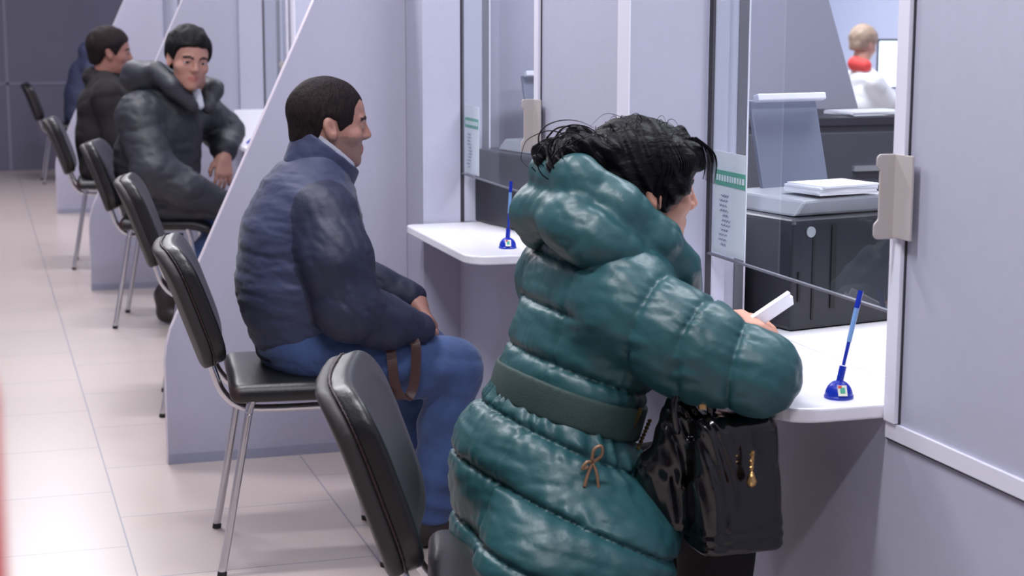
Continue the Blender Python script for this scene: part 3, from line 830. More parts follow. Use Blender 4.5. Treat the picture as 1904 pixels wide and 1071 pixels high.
def jacket_B(P):
    t = torso_B(P)
    q = (P[2] + 0.12 * (P[0] - 0.75)) / 0.052
    t = t - 0.0030 * np.abs(np.sin(math.pi * q)) ** 0.45 * np.clip((0.90 - P[2]) / 0.08, 0.25, 1) + folds(P, 0.003, 60, (0.8, 0.5, 2.0), 1) + folds(P, 0.0018, 125, (0.7, 0.5, 2.2), 4)
    # waist band
    band = np.exp(-((P[2] - (0.545 + 0.16 * (P[0] - 0.68))) / 0.014) ** 2); t = t + 0.008 * band
    s1 = sleeve_B(P); s1 = s1 + folds(P, 0.0045, 60, (1.3, 0.6, 1.2), 3) + folds(P, 0.0022, 120, (1.2, 0.5, 1.3), 2)
    s2 = sleeve_B(P, True) + folds(P, 0.006, 52, (1.3, 0.6, 1.2), 5)
    return smin(smin(t, s1, 0.022), s2, 0.02)
def pick_jB(P):
    t = torso_B(P); s1 = np.minimum(sleeve_B(P), sleeve_B(P, True)); m = np.zeros(len(P[0]), int)
    m[s1 < t + 0.012] = 1
    hem = (P[2] < 0.545 + 0.16 * (P[0] - 0.68)) & (P[0] < 0.98) & (m == 0); m[hem] = 2
    return m
jB = field_mesh('jacket', jacket_B, (0.57, 3.90, 0.46), (1.16, 4.63, 1.10), 0.0048, [M['navy'], M['navy_dark'], M['navy_rib']], pB, pick_jB)
def ringshell(c, ax, r, th, lo, hi, tilt, sy=0.85):
    ax = np.array(ax, float); ax /= np.linalg.norm(ax); fx = np.cross((0, 1, 0), ax)
    def f(P):
        x, y, z = (P[i] - c[i] for i in range(3))
        t = x * ax[0] + z * ax[2]; u = x * fx[0] + z * fx[2]
        rad = np.sqrt(u * u + (y / sy) ** 2)
        d = np.abs(rad - r - 0.10 * (t - lo) * 0) - th
        return smax(smax(d, t - (hi + tilt * u), 0.006), (lo + tilt * u * 1.2) - t, 0.006)
    return f
cB = (0.842, YB, 1.012)
colB = ringshell(cB, (0.36, 0, 0.93), 0.090, 0.0065, -0.070, 0.036, -0.30)
field_mesh('collar', lambda P: colB(P) + folds(P, 0.0015, 120, (1, 1, 1), 2), (0.70, 4.12, 0.88), (1.0, 4.42, 1.13), 0.0035, [M['navy']], jB)
colB2 = ringshell(cB, (0.36, 0, 0.93), 0.0785, 0.0035, -0.045, 0.047, -0.33)
field_mesh('shirt_collar', colB2, (0.70, 4.12, 0.88), (1.0, 4.42, 1.13), 0.0028, [M['lining']], jB)

def jeans_B(P):
    d = chain(P, [(0.765, YB, 0.555, 0.108), (0.80, YB, 0.545, 0.10)], 0.02, 1.5)
    n = chain(P, [(0.80, 4.17, 0.545, 0.098), (0.98, 4.165, 0.505, 0.088), (1.150, 4.160, 0.472, 0.076), (1.135, 4.165, 0.34, 0.066), (1.108, 4.17, 0.20, 0.056), (1.098, 4.17, 0.095, 0.058)], 0.035)
    f = chain(P, [(0.80, 4.37, 0.535, 0.098), (0.98, 4.375, 0.495, 0.088), (1.135, 4.38, 0.460, 0.076), (1.115, 4.38, 0.34, 0.064), (1.090, 4.38, 0.20, 0.056), (1.082, 4.38, 0.095, 0.058)], 0.035)
    d = smin(smin(d, n, 0.03), f, 0.015)
    kn = np.exp(-((P[0] - 1.06) ** 2 + (P[2] - 0.40) ** 2) / 0.010)
    an = np.exp(-((P[2] - 0.11) / 0.06) ** 2)
    d = d + folds(P, 0.0035, 40, (0.8, 0.6, 1.6), 0) + 0.009 * kn * np.sin(70 * (P[0] * 0.75 + P[2] * -0.65)) + 0.007 * an * np.sin(95 * (P[2] + 0.35 * P[0]))
    return smax(d, 0.068 - P[2], 0.006)
field_mesh('jeans', jeans_B, (0.60, 4.0, 0.04), (1.28, 4.56, 0.70), 0.005, [M['denim']], pB)
def shoe_field(P, ax, ay, yaw, L=0.27, w=0.047, toe_up=0.0):
    c, s = math.cos(yaw), math.sin(yaw)
    x = (P[0] - ax) * c + (P[1] - ay) * s; y = -(P[0] - ax) * s + (P[1] - ay) * c; z = P[2]
    d = cap((x, y, z), (-0.05, 0, 0.045), (L - 0.12, 0, 0.036), 0.043, 0.040, 1.0)
    d = smin(d, cap((x, y, z), (-0.015, 0, 0.06), (-0.02, 0, 0.125), 0.046, 0.046), 0.03)
    return smax(d, 0.002 - z, 0.006)
for yy, ax in ((4.17, 1.105), (4.38, 1.09)):
    field_mesh('shoe', lambda P, yy=yy, ax=ax: shoe_field(P, ax, yy, 0), (0.98, yy - 0.08, -0.01), (1.34, yy + 0.08, 0.20), 0.005, [M['shoe']], pB)
# brown leather loop held in his lap
st = thing('leather_strap', 'brown leather strap loop hanging over navy man\'s thigh', 'strap', (1.0, 4.055, 0.42))
pts = smooth_path([(0.985, 4.115, 0.575), (0.968, 4.072, 0.565), (0.966, 4.050, 0.52), (0.972, 4.046, 0.465), (0.988, 4.050, 0.432), (1.008, 4.058, 0.430), (1.024, 4.062, 0.46), (1.030, 4.062, 0.52), (1.028, 4.072, 0.570), (1.00, 4.115, 0.578)], 8)
b = MB(); v = []; f = []
for i, p in enumerate(pts):
    t = pts[min(i + 1, len(pts) - 1)] - pts[max(i - 1, 0)]; t /= np.linalg.norm(t)
    n = np.cross(t, (0.25, 1.0, 0.0)); n /= np.linalg.norm(n); s = np.cross(n, t)
    s = np.array((0.95, -0.30, 0)) * 1.0; s -= t * np.dot(s, t); s /= np.linalg.norm(s); n = np.cross(t, s)
    for a, c in ((-1, -1), (1, -1), (1, 1), (-1, 1)): v.append(p + a * 0.0125 * s + c * 0.0018 * n)
for i in range(len(pts) - 1):
    for k in range(4): f.append((i * 4 + k, i * 4 + (k + 1) % 4, (i + 1) * 4 + (k + 1) % 4, (i + 1) * 4 + k))
b.add(v, f).build('strap_loop', M['strap'], st, world=True)

SCALE = 0.955
# ================================================================== woman in the teal puffer coat
YA = 2.85
pA = person('woman with black hair in teal puffer coat leaning on counter, holding white paper', (0.89, 2.72, 0))
HA = Head((1.146, YA, 1.075), frame(0, 6), 0.95)
def body_A(P):
    d = HA.field(P)
    d = smin(d, cap(P, (1.118, YA, 1.02), (1.08, YA, 0.92), 0.050, 0.062), 0.03)
    d = smin(d, chain(P, [(0.955, YA, 0.56, 0.07), (1.015, YA, 0.74, 0.058), (1.075, YA, 0.88, 0.065)], 0.04, 1.35), 0.03)
    d = smin(d, chain(P, [(1.05, 2.70, 0.885, 0.045), (1.235, 2.545, 0.80, 0.038), (1.262, 2.68, 0.795, 0.030), (1.270, 2.765, 0.828, 0.025)], 0.02), 0.03)
    d = smin(d, chain(P, [(1.05, 3.00, 0.885, 0.045), (1.22, 3.08, 0.80, 0.038), (1.31, 2.97, 0.800, 0.028), (1.33, 2.93, 0.805, 0.024)], 0.02), 0.03)
    for s in (-1, 1):
        d = smin(d, chain(P, [(0.97, YA + 0.085 * s, 0.515, 0.060), (1.275, YA + 0.09 * s, 0.488, 0.046), (1.25, YA + 0.09 * s, 0.12, 0.036), (1.31, YA + 0.09 * s, 0.04, 0.03)], 0.02), 0.03)
    d = smin(d, hand_field(P, (1.264, 2.765, 0.832), (0.93, 0.25, -0.10), (-0.1, -0.35, 1), 0.30, -1, 0.92), 0.010)
    d = smin(d, hand_field(P, (1.326, 2.935, 0.800), (0.75, -0.62, 0.08), (0, 0, 1), 0.42, 1, 0.86), 0.010)
    return d
def pick_A(P):
    m = HA.pick(P); m[m == 5] = 0; return m
field_mesh('body', body_A, (0.78, 2.45, 0.0), (1.50, 3.16, 1.21), 0.0038, [M['skin'], M['lips'], M['eye_white'], M['iris'], M['brow'], M['skin']], pA, pick_A)
ax_h = np.array((0.955, 0.565)); ax_t = np.array((0.355, 0.935))
def coat_t(P): return (P[0] - ax_h[0]) * ax_t[0] + (P[2] - ax_h[1]) * ax_t[1]     # height along the leaning torso
def torso_A(P):
    d = chain(P, [(0.985, YA, 0.60, 0.118), (1.008, YA, 0.71, 0.105), (1.050, YA, 0.81, 0.112), (1.080, YA, 0.90, 0.105), (1.10, YA, 0.955, 0.085)], 0.05, 1.42)
    return smin(d, cap(P, (1.055, 2.72, 0.895), (1.055, 2.98, 0.895), 0.078), 0.05)
def skirt_A(P):
    d = chain(P, [(0.992, YA, 0.665, 0.108), (0.955, YA, 0.575, 0.140), (0.945, YA, 0.450, 0.142)], 0.04, 1.40)
    l = None
    for s in (-1, 1):
        e = cap(P, (0.98, YA + 0.10 * s, 0.515), (1.075, YA + 0.105 * s, 0.490), 0.120, 0.100); l = e if l is None else smin(l, e, 0.04)
    d = smin(d, l, 0.05)
    d = smin(d, cap(P, (0.895, YA - 0.205, 0.435), (1.005, YA - 0.215, 0.440), 0.112, 0.110), 0.07)      # hem spread over the seat
    d = smax(d, 0.285 - P[2] - 0.1 * (P[0] - 1), 0.03)
    return smax(d, P[0] + 0.15 * P[2] - 1.275, 0.03)
def puff(t, s, A): return A * np.abs(np.sin(math.pi * t / s)) ** 0.55
def sleeve_field(P, pts):
    d = chain(P, pts, 0.04)
    L = 0; T = np.zeros_like(P[0]); best = np.full_like(P[0], 9.0)
    for p, q in zip(pts[:-1], pts[1:]):
        p3, q3 = np.array(p[:3]), np.array(q[:3]); v = q3 - p3; ln = np.linalg.norm(v); v = v / ln
        t = np.clip(sum((P[i] - p3[i]) * v[i] for i in range(3)), 0, ln)
        dd = np.sqrt(sum((P[i] - p3[i] - t * v[i]) ** 2 for i in range(3)))
        m = dd < best; T = np.where(m, L + t, T); best = np.where(m, dd, best); L += ln
    return d, T
SA1 = [(1.060, 2.700, 0.878, 0.088), (1.150, 2.61, 0.818, 0.078), (1.238, 2.545, 0.784, 0.058), (1.262, 2.62, 0.775, 0.050), (1.262, 2.735, 0.806, 0.038)]
SA2 = [(1.060, 3.005, 0.885, 0.094), (1.160, 3.06, 0.835, 0.082), (1.225, 3.085, 0.790, 0.062), (1.310, 2.965, 0.795, 0.042)]
def coat_A(P):
    t = coat_t(P); T = torso_A(P)
    ang = np.arctan2(P[1] - YA, P[0] - 0.98)
    seam = np.exp(-((np.abs(P[1] - YA) - 0.115 - 0.05 * np.abs(t - 0.2)) / 0.004) ** 2)
    wr = folds(P, 0.0026, 62, (0.6, 0.5, 1.6), 2) + folds(P, 0.0016, 120, (0.8, 0.8, 1.4), 5)
    T = T - quilt(t - 0.020, 0.088, ang * 0.15) + 0.004 * seam + wr
    K = skirt_A(P)
    near_belt = np.exp(-((t - 0.09) / 0.035) ** 2)
    K = K - quilt(t + 0.145 + 0.08 * (P[0] - 0.95), 0.108, ang * 0.17, 0.009, 0.0022, 0.030) + wr * 1.2 + 0.004 * near_belt * np.sin(ang * 30 + 2 * np.sin(ang * 9)) + 0.004 * np.exp(-((np.abs(P[1] - YA) - 0.13) / 0.004) ** 2)
    d = smin(T, K, 0.02)
    for pts, o in ((SA1, 4), (SA2, 6)):
        S, s = sleeve_field(P, pts)
        S = S - quilt(s + 0.02 + 0.15 * (P[2] - 0.8), 0.080, P[2] + 0.5 * P[0] + 0.4 * P[1], 0.006, 0.0018, 0.026) + folds(P, 0.003, 66, (1.1, 1.0, 1.1), o) + folds(P, 0.0018, 125, (1, 1, 1), o + 1)
        d = smin(d, S, 0.014)
    # slim waist under the belt
    return d
field_lo, field_hi = (0.72, 2.42, 0.25), (1.36, 3.20, 1.06)
cA = field_mesh('coat', coat_A, field_lo, field_hi, 0.0046, [M['teal']], pA)
def hood_A(P):
    x, y, z = P; ay = np.abs(y - YA) + YA - 0.0
    A = (x, 2 * YA - ay, z)                     # mirror: near side numbers below
    up = chain(A, [(0.985, YA, 1.095, 0.036), (0.998, YA - 0.070, 1.098, 0.036), (1.061, YA - 0.108, 1.045, 0.042), (1.127, YA - 0.108, 0.988, 0.040), (1.176, YA - 0.098, 0.940, 0.034), (1.203, YA - 0.075, 0.890, 0.030)], 0.03)
    lo = chain(A, [(0.985, YA, 1.035, 0.048), (0.983, YA - 0.085, 1.022, 0.050), (1.005, YA - 0.125, 1.000, 0.046), (1.042, YA - 0.140, 0.982, 0.036), (1.102, YA - 0.130, 0.945, 0.030), (1.180, YA - 0.09, 0.885, 0.026)], 0.03)
    d = smin(lo, up, 0.012)
    d = smin(d, ell(A, (0.995, YA - 0.02, 1.040), (0.050, 0.100, 0.040)), 0.02)
    d = d - 0.003 * np.abs(np.sin((x * 0.8 - z * 0.5) * 46)) ** 0.6 + folds(P, 0.0028, 60, (1, 0.8, 1.6), 7) + folds(P, 0.0016, 125, (1, 1, 1), 3)
    nk = cap(P, (1.150, YA, 1.12), (1.135, YA, 0.88), 0.078, 0.052)
    return smax(d, -nk, 0.015)
field_mesh('hood_collar', hood_A, (0.86, 2.62, 0.82), (1.30, 3.08, 1.16), 0.0042, [M['teal']], cA)
def belt_A(P):
    t = coat_t(P) - 0.15 * np.abs(P[1] - YA) * 0
    core = chain(P, [(0.985, YA, 0.60, 0.120), (1.006, YA, 0.70, 0.116), (1.040, YA, 0.79, 0.118)], 0.05, 1.40)
    d = smax(np.abs(core - 0.003) - 0.0045, np.abs(t - 0.137 - 0.06 * (P[0] - 1.0)) - 0.030, 0.004)
    return d + 0.0012 * np.sin(P[1] * 20)
bA = field_mesh('belt', belt_A, (0.80, 2.62, 0.56), (1.22, 3.08, 0.84), 0.004, [M['teal_belt']], cA)
bk = MB()
bk.obox((1.075, 2.690, 0.676), (0.80, 0.58, -0.15), (0.30, -0.20, 0.93), (0.55, -0.80, -0.3), 0.002, 0.030, 0.003)
for i in range(9):
    q = np.array((1.096, 2.700, 0.652)) + (i - 4) * np.array((0.0035, 0.002, 0.0055)); bk.obox(q, (1, 0.3, 0), (-0.3, 1, 0), (0, 0, 1), 0.0026, 0.0026, 0.0026)
bk.build('buckle', M['gold'], bA, world=True)
bw = MB(); c0_ = np.array((0.970, 2.617, 0.632))
for pts in ([(0, 0, 0), (0.014, -0.006, 0.014), (0.012, -0.008, 0.030), (0.000, -0.006, 0.024), (-0.002, -0.002, 0.004)], [(0, 0, 0), (-0.010, -0.004, -0.018), (-0.016, -0.004, -0.040)], [(0, 0, 0), (0.006, -0.004, -0.018), (0.010, -0.004, -0.046)], [(0, 0, 0), (-0.012, -0.006, 0.004), (-0.020, -0.004, -0.008), (-0.008, -0.002, -0.006)]):
    bw.tube(smooth_path([c0_ + np.array(p) for p in pts], 6), 0.0030, 8)
bw.build('cord_bow', M['bronze'], cA, smooth=True, world=True)
def scarf_A(P): return chain(P, [(1.155, 2.80, 0.965, 0.030), (1.195, 2.85, 0.93, 0.034), (1.155, 2.90, 0.965, 0.030)], 0.02) + folds(P, 0.003, 90, (1, 1, 1), 2)
field_mesh('scarf', scarf_A, (1.08, 2.72, 0.88), (1.25, 2.98, 1.02), 0.005, [M['mustard']], pA)
def trousers_A(P):
    d = None
    for s in (-1, 1):
        y = YA + 0.09 * s
        e = chain(P, [(1.00, y, 0.500, 0.075), (1.270, y, 0.488, 0.080), (1.262, y, 0.30, 0.066), (1.245, y, 0.10, 0.056)], 0.03); d = e if d is None else smin(d, e, 0.015)
    return smax(d + folds(P, 0.003, 40, (1, 1, 1), 1), 0.06 - P[2], 0.005)
field_mesh('trousers', trousers_A, (0.82, 2.62, 0.03), (1.40, 3.08, 0.66), 0.007, [M['black_cloth']], pA)
for s in (-1, 1):
    yy = YA + 0.09 * s
    field_mesh('boot', lambda P, yy=yy: shoe_field(P, 1.235, yy, 0, 0.25), (1.12, yy - 0.08, -0.01), (1.45, yy + 0.08, 0.2), 0.007, [M['shoe']], pA)
# hair: cap, loose bun, flyaway strands
def hair_A(P):
    L = HA.loc(P)
    d = ell(L, (-0.014, 0, 0.034), (0.112, 0.092, 0.097))
    d = smin(d, ell(L, (-0.050, 0, -0.030), (0.068, 0.074, 0.062)), 0.03)
    A = (L[0], np.abs(L[1]), L[2])
    sd = chain(A, [(0.055, 0.058, 0.055, 0.028), (0.040, 0.072, 0.010, 0.022), (0.022, 0.072, -0.030, 0.012)], 0.02)
    d = smin(d, sd, 0.02)
    fr = chain(A, [(0.055, 0.020, 0.105, 0.015), (0.086, 0.042, 0.072, 0.012), (0.094, 0.058, 0.045, 0.008)], 0.012)
    d = smin(d, fr, 0.014)
    lim = np.interp(L[0], [-0.13, -0.03, 0.0, 0.035, 0.060, 0.080, 0.095, 0.13], [-0.10, -0.09, -0.050, -0.046, -0.018, 0.015, 0.040, 0.060])
    d = smax(d, (lim - L[2]) * 0.7, 0.006)
    d = d + 0.0035 * np.sin(L[2] * 120 + L[0] * 170 + 3 * np.sin(L[1] * 40)) * np.clip((0.10 - L[0]) / 0.05, 0, 1) * 0.7 + 0.003 * wob(L, 150, (0.6, 1, 1), 6, 3)
    d = d * HA.s
    W3 = (P[0], P[1], P[2])
    bun = ell(W3, (1.020, YA - 0.005, 1.128), (0.058, 0.062, 0.042))
    for c, r in (((0.985, YA - 0.03, 1.115), 0.030), ((1.010, YA - 0.045, 1.150), 0.026), ((1.055, YA - 0.04, 1.135), 0.034), ((0.975, YA + 0.025, 1.135), 0.028), ((1.030, YA + 0.02, 1.16), 0.026)):
        bun = smin(bun, ell(W3, c, (r, r, r * 0.85)), 0.008)
    bun = bun + 0.005 * np.sin(P[0] * 210 + P[2] * 160 + 4 * np.sin(P[1] * 50)) + 0.003 * wob(P, 190, (1, 1, 1), 6, 1)
    return smin(d, bun, 0.012)
hA = field_mesh('hair', hair_A, (0.92, 2.71, 0.96), (1.30, 2.99, 1.24), 0.0032, [M['hair_woman']], pA)
rr = random.Random(11); b = MB()
def strand(pts, r): b.tube(smooth_path(pts, 7), [r * (1 - 0.75 * (i / (7 * (len(pts) - 1)))) for i in range(7 * (len(pts) - 1) + 1)], 5)
for i in range(34):      # curls round the bun
    a0 = rr.uniform(0, 6.28); cx, cz = 1.005 + rr.uniform(-0.03, 0.03), 1.135 + rr.uniform(-0.015, 0.025); R_ = rr.uniform(0.025, 0.052); y = YA - rr.uniform(-0.03, 0.075)
    n = rr.uniform(2.2, 4.6); sg = rr.choice((-1, 1))
    strand([(cx + R_ * math.cos(a0 + sg * n * t / 6) * (1 + 0.06 * t), y + rr.uniform(-0.006, 0.006), cz + R_ * 0.85 * math.sin(a0 + sg * n * t / 6)) for t in range(7)], rr.uniform(0.0010, 0.0022))
for i in range(30):      # flyaways over the crown
    x0 = rr.uniform(1.06, 1.21); y0 = YA + rr.uniform(-0.085, 0.05)
    zt = 1.075 + 0.95 * (0.034 + 0.097 * math.sqrt(max(0.02, 1 - ((x0 - 1.133) / 0.108) ** 2 - ((y0 - YA) / 0.09) ** 2)))
    dx = rr.uniform(-0.05, 0.03)
    strand([(x0, y0, zt - 0.006), (x0 + dx * 0.4, y0, zt + rr.uniform(0.002, 0.010)), (x0 + dx, y0 - 0.006, zt + rr.uniform(-0.004, 0.010)), (x0 + dx * 1.6, y0 - 0.012, zt - 0.012)], rr.uniform(0.0006, 0.0011))
for i in range(16):      # forelock falling in front of the face
    u = i / 15; o = rr.uniform(-0.004, 0.004)
    strand([(1.205 + 0.02 * u, YA - 0.055 + o, 1.165), (1.238 + 0.022 * u, YA - 0.050 + o, 1.150 - 0.01 * u), (1.246 + 0.024 * u, YA - 0.052, 1.115), (1.240 + 0.022 * u, YA - 0.055 + o, 1.090 - 0.01 * u)], rr.uniform(0.0008, 0.0018))
for i in range(26):      # locks over cheek and ear
    u = rr.random(); y = YA - 0.076 - rr.uniform(0, 0.006)
    strand([(1.190 - 0.05 * u, YA - 0.068, 1.155), (1.200 - 0.05 * u, y - 0.006, 1.12), (1.190 - 0.05 * u, y - 0.006, 1.08), (1.175 - 0.03 * u, y + 0.002, 1.052 - 0.02 * u)], rr.uniform(0.0010, 0.0022))
b.build('loose_strands', M['hair_woman'], hA, smooth=True, world=True)['kind'] = 'stuff'
# paper in her hand
ps = thing('paper_slip', 'small folded white paper in woman\'s hand above counter', 'paper', (1.31, 2.66, 0.86))
ux = np.array((0.80, 0.10, 0.42)); ux /= np.linalg.norm(ux)
MB().obox((1.372, 2.785, 0.842), ux, (0.3, 0.35, -0.9), np.cross(ux, (0.3, 0.35, -0.9)), 0.052, 0.0135, 0.004).build('folded_sheet', M['paper'], ps, world=True)
MB().obox((1.379, 2.791, 0.836), ux, (0.3, 0.35, -0.9), np.cross(ux, (0.3, 0.35, -0.9)), 0.054, 0.009, 0.0035).build('inner_sheet', M['paper'], ps, world=True)

# ================================================================== handbag hanging from her arm
hb = thing('handbag', 'glossy black patent handbag hanging below woman\'s elbow', 'bag', (1.15, 2.48, 0.50))
def bag(P):
    x, y, z = P; h = np.clip((z - 0.46) / 0.25, -0.2, 1.2)
    xx = x - (1.225 - 0.012 * h); 
    d = rbox((xx * (1 + 0.10 * h), (y - 2.600) * (1 + 0.35 * h), z - 0.585), (0, 0, 0), (0.083, 0.060, 0.122), 0.026)
    g = chain(P, [(1.105, 2.655, 0.600, 0.040), (1.125, 2.645, 0.52, 0.036)], 0.03)      # sagging gusset to the left
    g = smin(g, chain(P, [(1.135, 2.635, 0.70, 0.034), (1.120, 2.640, 0.62, 0.038)], 0.02), 0.01)
    d = smin(d, g, 0.012)
    pl = np.exp(-((x - 1.145) / 0.045) ** 2) * 0.0035 * np.sin(x * 260 + 40 * (z - 0.5) ** 2 * 8 + y * 40) * np.clip((z - 0.47) / 0.1, 0, 1)
    rim = 0.004 * np.exp(-((z - 0.487) / 0.006) ** 2) + 0.003 * np.exp(-((z - 0.505) / 0.005) ** 2)
    return d + pl + rim + folds(P, 0.004, 42, (1.4, 1, 0.8), 8)
field_mesh('bag_body', bag, (1.03, 2.50, 0.43), (1.36, 2.74, 0.76), 0.0042, [M['patent']], hb)
b = MB()
for (xa, xb, yy) in ((1.11, 1.165, 2.585), (1.135, 1.19, 2.63)):
    b.tube(smooth_path([(xa, yy, 0.68), (xa - 0.006, yy, 0.735), (xa + 0.02, yy + 0.005, 0.772), (xb - 0.012, yy + 0.005, 0.770), (xb + 0.003, yy, 0.735), (xb + 0.006, yy, 0.69)], 6), 0.0060, 10)
b.build('handle', M['patent'], hb, smooth=True, world=True)
b = MB().lathe((1.150, 2.572, 0.722), [(0.002, 0), (0.008, 0.002), (0.008, 0.012), (0.002, 0.014)], 14)
b.build('ring', M['gold'], hb, world=True)
z = MB(); c = np.array((1.222, 2.528, 0.640))
z.tube([c + (0.002, 0, 0.016), c + (0, 0, -0.018)], 0.0035, 8)
for k in range(3): z.lathe(c + np.array((0, 0, 0.010 - 0.011 * k)), [(0.001, -0.004), (0.0055, 0), (0.001, 0.004)], 10)
z.lathe(c + np.array((0.001, 0, -0.048)), [(0.002, 0), (0.008, 0.005), (0.0095, 0.011), (0.006, 0.021), (0.002, 0.029)], 14)
z.build('zip_charm', M['gold'], hb, world=True)

SCALE = 1.0
# ================================================================== man in the dark parka, turned to the camera
pC = person('dark haired man in dark hooded parka turned towards the camera, elbow on counter', (0.80, 7.77, 0))
HC = Head((0.900, 7.55, 1.190), frame(-78, 10, -6), 1.08)
def body_C(P):
    d = HC.field(P)
    d = smin(d, cap(P, (0.918, 7.58, 1.10), (0.86, 7.68, 0.98), 0.06, 0.07), 0.03)
    d = smin(d, chain(P, [(0.77, 7.77, 0.55, 0.12), (0.78, 7.74, 0.78, 0.12), (0.84, 7.70, 0.96, 0.09)], 0.05), 0.04)
    d = smin(d, chain(P, [(0.69, 7.60, 0.95, 0.05), (0.74, 7.50, 0.68, 0.045), (0.97, 7.52, 0.60, 0.03)], 0.03), 0.03)
    d = smin(d, chain(P, [(0.99, 7.86, 0.95, 0.05), (1.13, 7.98, 0.83, 0.042), (1.075, 7.74, 0.755, 0.030)], 0.03), 0.03)
    d = smin(d, chain(P, [(0.82, 7.68, 0.54, 0.085), (1.12, 7.60, 0.47, 0.06), (0.86, 7.66, 0.22, 0.04), (0.79, 7.68, 0.06, 0.035)], 0.02), 0.03)
    d = smin(d, chain(P, [(0.82, 7.86, 0.54, 0.085), (1.18, 7.80, 0.47, 0.06), (1.15, 7.82, 0.08, 0.04)], 0.02), 0.03)
    d = smin(d, hand_field(P, (1.072, 7.73, 0.752), (-0.10, -0.25, -0.95), (0.25, -0.95, 0.2), 0.30, -1, 1.05), 0.012)
    return d
field_mesh('body', body_C, (0.55, 7.30, 0.0), (1.32, 8.10, 1.36), 0.0058, [M['skin_tan'], M['lips'], M['eye_white'], M['iris'], M['brow'], M['skin_tan']], pC, HC.pick)
field_mesh('hair', hair_field(HC, [(-0.13, -0.062), (-0.05, -0.058), (-0.02, 0.0), (0.012, 0.008), (0.03, -0.012), (0.045, 0.020), (0.062, 0.050), (0.085, 0.062), (0.12, 0.066)], 0.014, (0, 0, 0.004), 2, 0.006),
           (0.74, 7.36, 1.02), (1.12, 7.76, 1.38), 0.0045, [M['hair_black']], pC)
def parka_C(P):
    d = chain(P, [(0.775, 7.77, 0.56, 0.175), (0.775, 7.75, 0.74, 0.180), (0.80, 7.71, 0.90, 0.165), (0.845, 7.68, 1.00, 0.105)], 0.05)
    d = smin(d, cap(P, (0.70, 7.63, 0.945), (0.98, 7.83, 0.945), 0.10), 0.05)
    d = smin(d, chain(P, [(0.69, 7.61, 0.93, 0.105), (0.735, 7.49, 0.70, 0.092), (0.86, 7.47, 0.63, 0.078), (0.99, 7.50, 0.575, 0.060)], 0.04), 0.025)
    d = smin(d, chain(P, [(0.985, 7.85, 0.93, 0.102), (1.105, 7.96, 0.84, 0.085), (1.075, 7.77, 0.775, 0.062)], 0.04), 0.025)
    d = smin(d, chain(P, [(0.82, 7.66, 0.56, 0.125), (1.03, 7.58, 0.515, 0.09)], 0.03), 0.04)      # hem over the lap
    q = np.sin(math.pi * (P[2] - 0.25 * P[0]) / 0.12)
    return smax(d - 0.006 * np.abs(q) ** 0.5 + folds(P, 0.005, 46, (1, 1, 1.6), 4) + folds(P, 0.003, 90, (1, 1, 1.6), 2), 0.47 + 0.05 * (P[0] - 0.8) - P[2], 0.02)
kC = field_mesh('parka', parka_C, (0.53, 7.30, 0.42), (1.26, 8.12, 1.14), 0.0075, [M['parka']], pC)
def hood_C(P):
    d = chain(P, [(0.735, 7.66, 1.105, 0.068), (0.70, 7.72, 1.10, 0.070), (0.76, 7.83, 1.09, 0.075), (0.88, 7.83, 1.08, 0.060)], 0.05)
    d = smin(d, chain(P, [(0.77, 7.60, 1.13, 0.050), (0.83, 7.52, 1.07, 0.040), (0.905, 7.51, 0.98, 0.030)], 0.03), 0.03)
    d = smin(d, chain(P, [(0.95, 7.76, 1.08, 0.045), (1.02, 7.64, 1.05, 0.042), (0.985, 7.56, 0.98, 0.034)], 0.03), 0.02)
    return d + folds(P, 0.007, 40, (1, 1, 1), 6)
field_mesh('hood', hood_C, (0.60, 7.44, 0.92), (1.10, 7.95, 1.22), 0.007, [M['parka']], kC)
field_mesh('shirt', lambda P: chain(P, [(0.93, 7.545, 1.045, 0.022), (0.945, 7.53, 0.985, 0.018)], 0.01), (0.89, 7.49, 0.95), (0.99, 7.60, 1.08), 0.006, [M['lining']], kC)
def jeans_C(P):
    d = cap(P, (0.80, 7.68, 0.54), (0.80, 7.86, 0.54), 0.11)
    d = smin(d, chain(P, [(0.82, 7.67, 0.535, 0.10), (1.12, 7.595, 0.478, 0.082), (0.88, 7.65, 0.245, 0.060)], 0.03), 0.03)
    d = smin(d, chain(P, [(0.82, 7.86, 0.535, 0.10), (1.18, 7.80, 0.478, 0.082), (1.15, 7.82, 0.10, 0.060)], 0.03), 0.03)
    return d + folds(P, 0.004, 40, (1, 1, 1.4), 2)
field_mesh('jeans', jeans_C, (0.62, 7.46, 0.02), (1.32, 8.0, 0.68), 0.008, [M['denim']], pC)
field_mesh('boot', lambda P: smin(chain(P, [(0.855, 7.66, 0.255, 0.052), (0.785, 7.66, 0.13, 0.050), (0.785, 7.66, 0.055, 0.044)], 0.02), cap(P, (0.785, 7.66, 0.05), (0.83, 7.62, 0.032), 0.040, 0.034), 0.02), (0.70, 7.55, -0.01), (0.93, 7.75, 0.33), 0.006, [M['shoe']], pC)
field_mesh('boot', lambda P: shoe_field(P, 1.16, 7.82, -0.2), (1.02, 7.7, -0.01), (1.42, 7.94, 0.2), 0.008, [M['shoe']], pC)

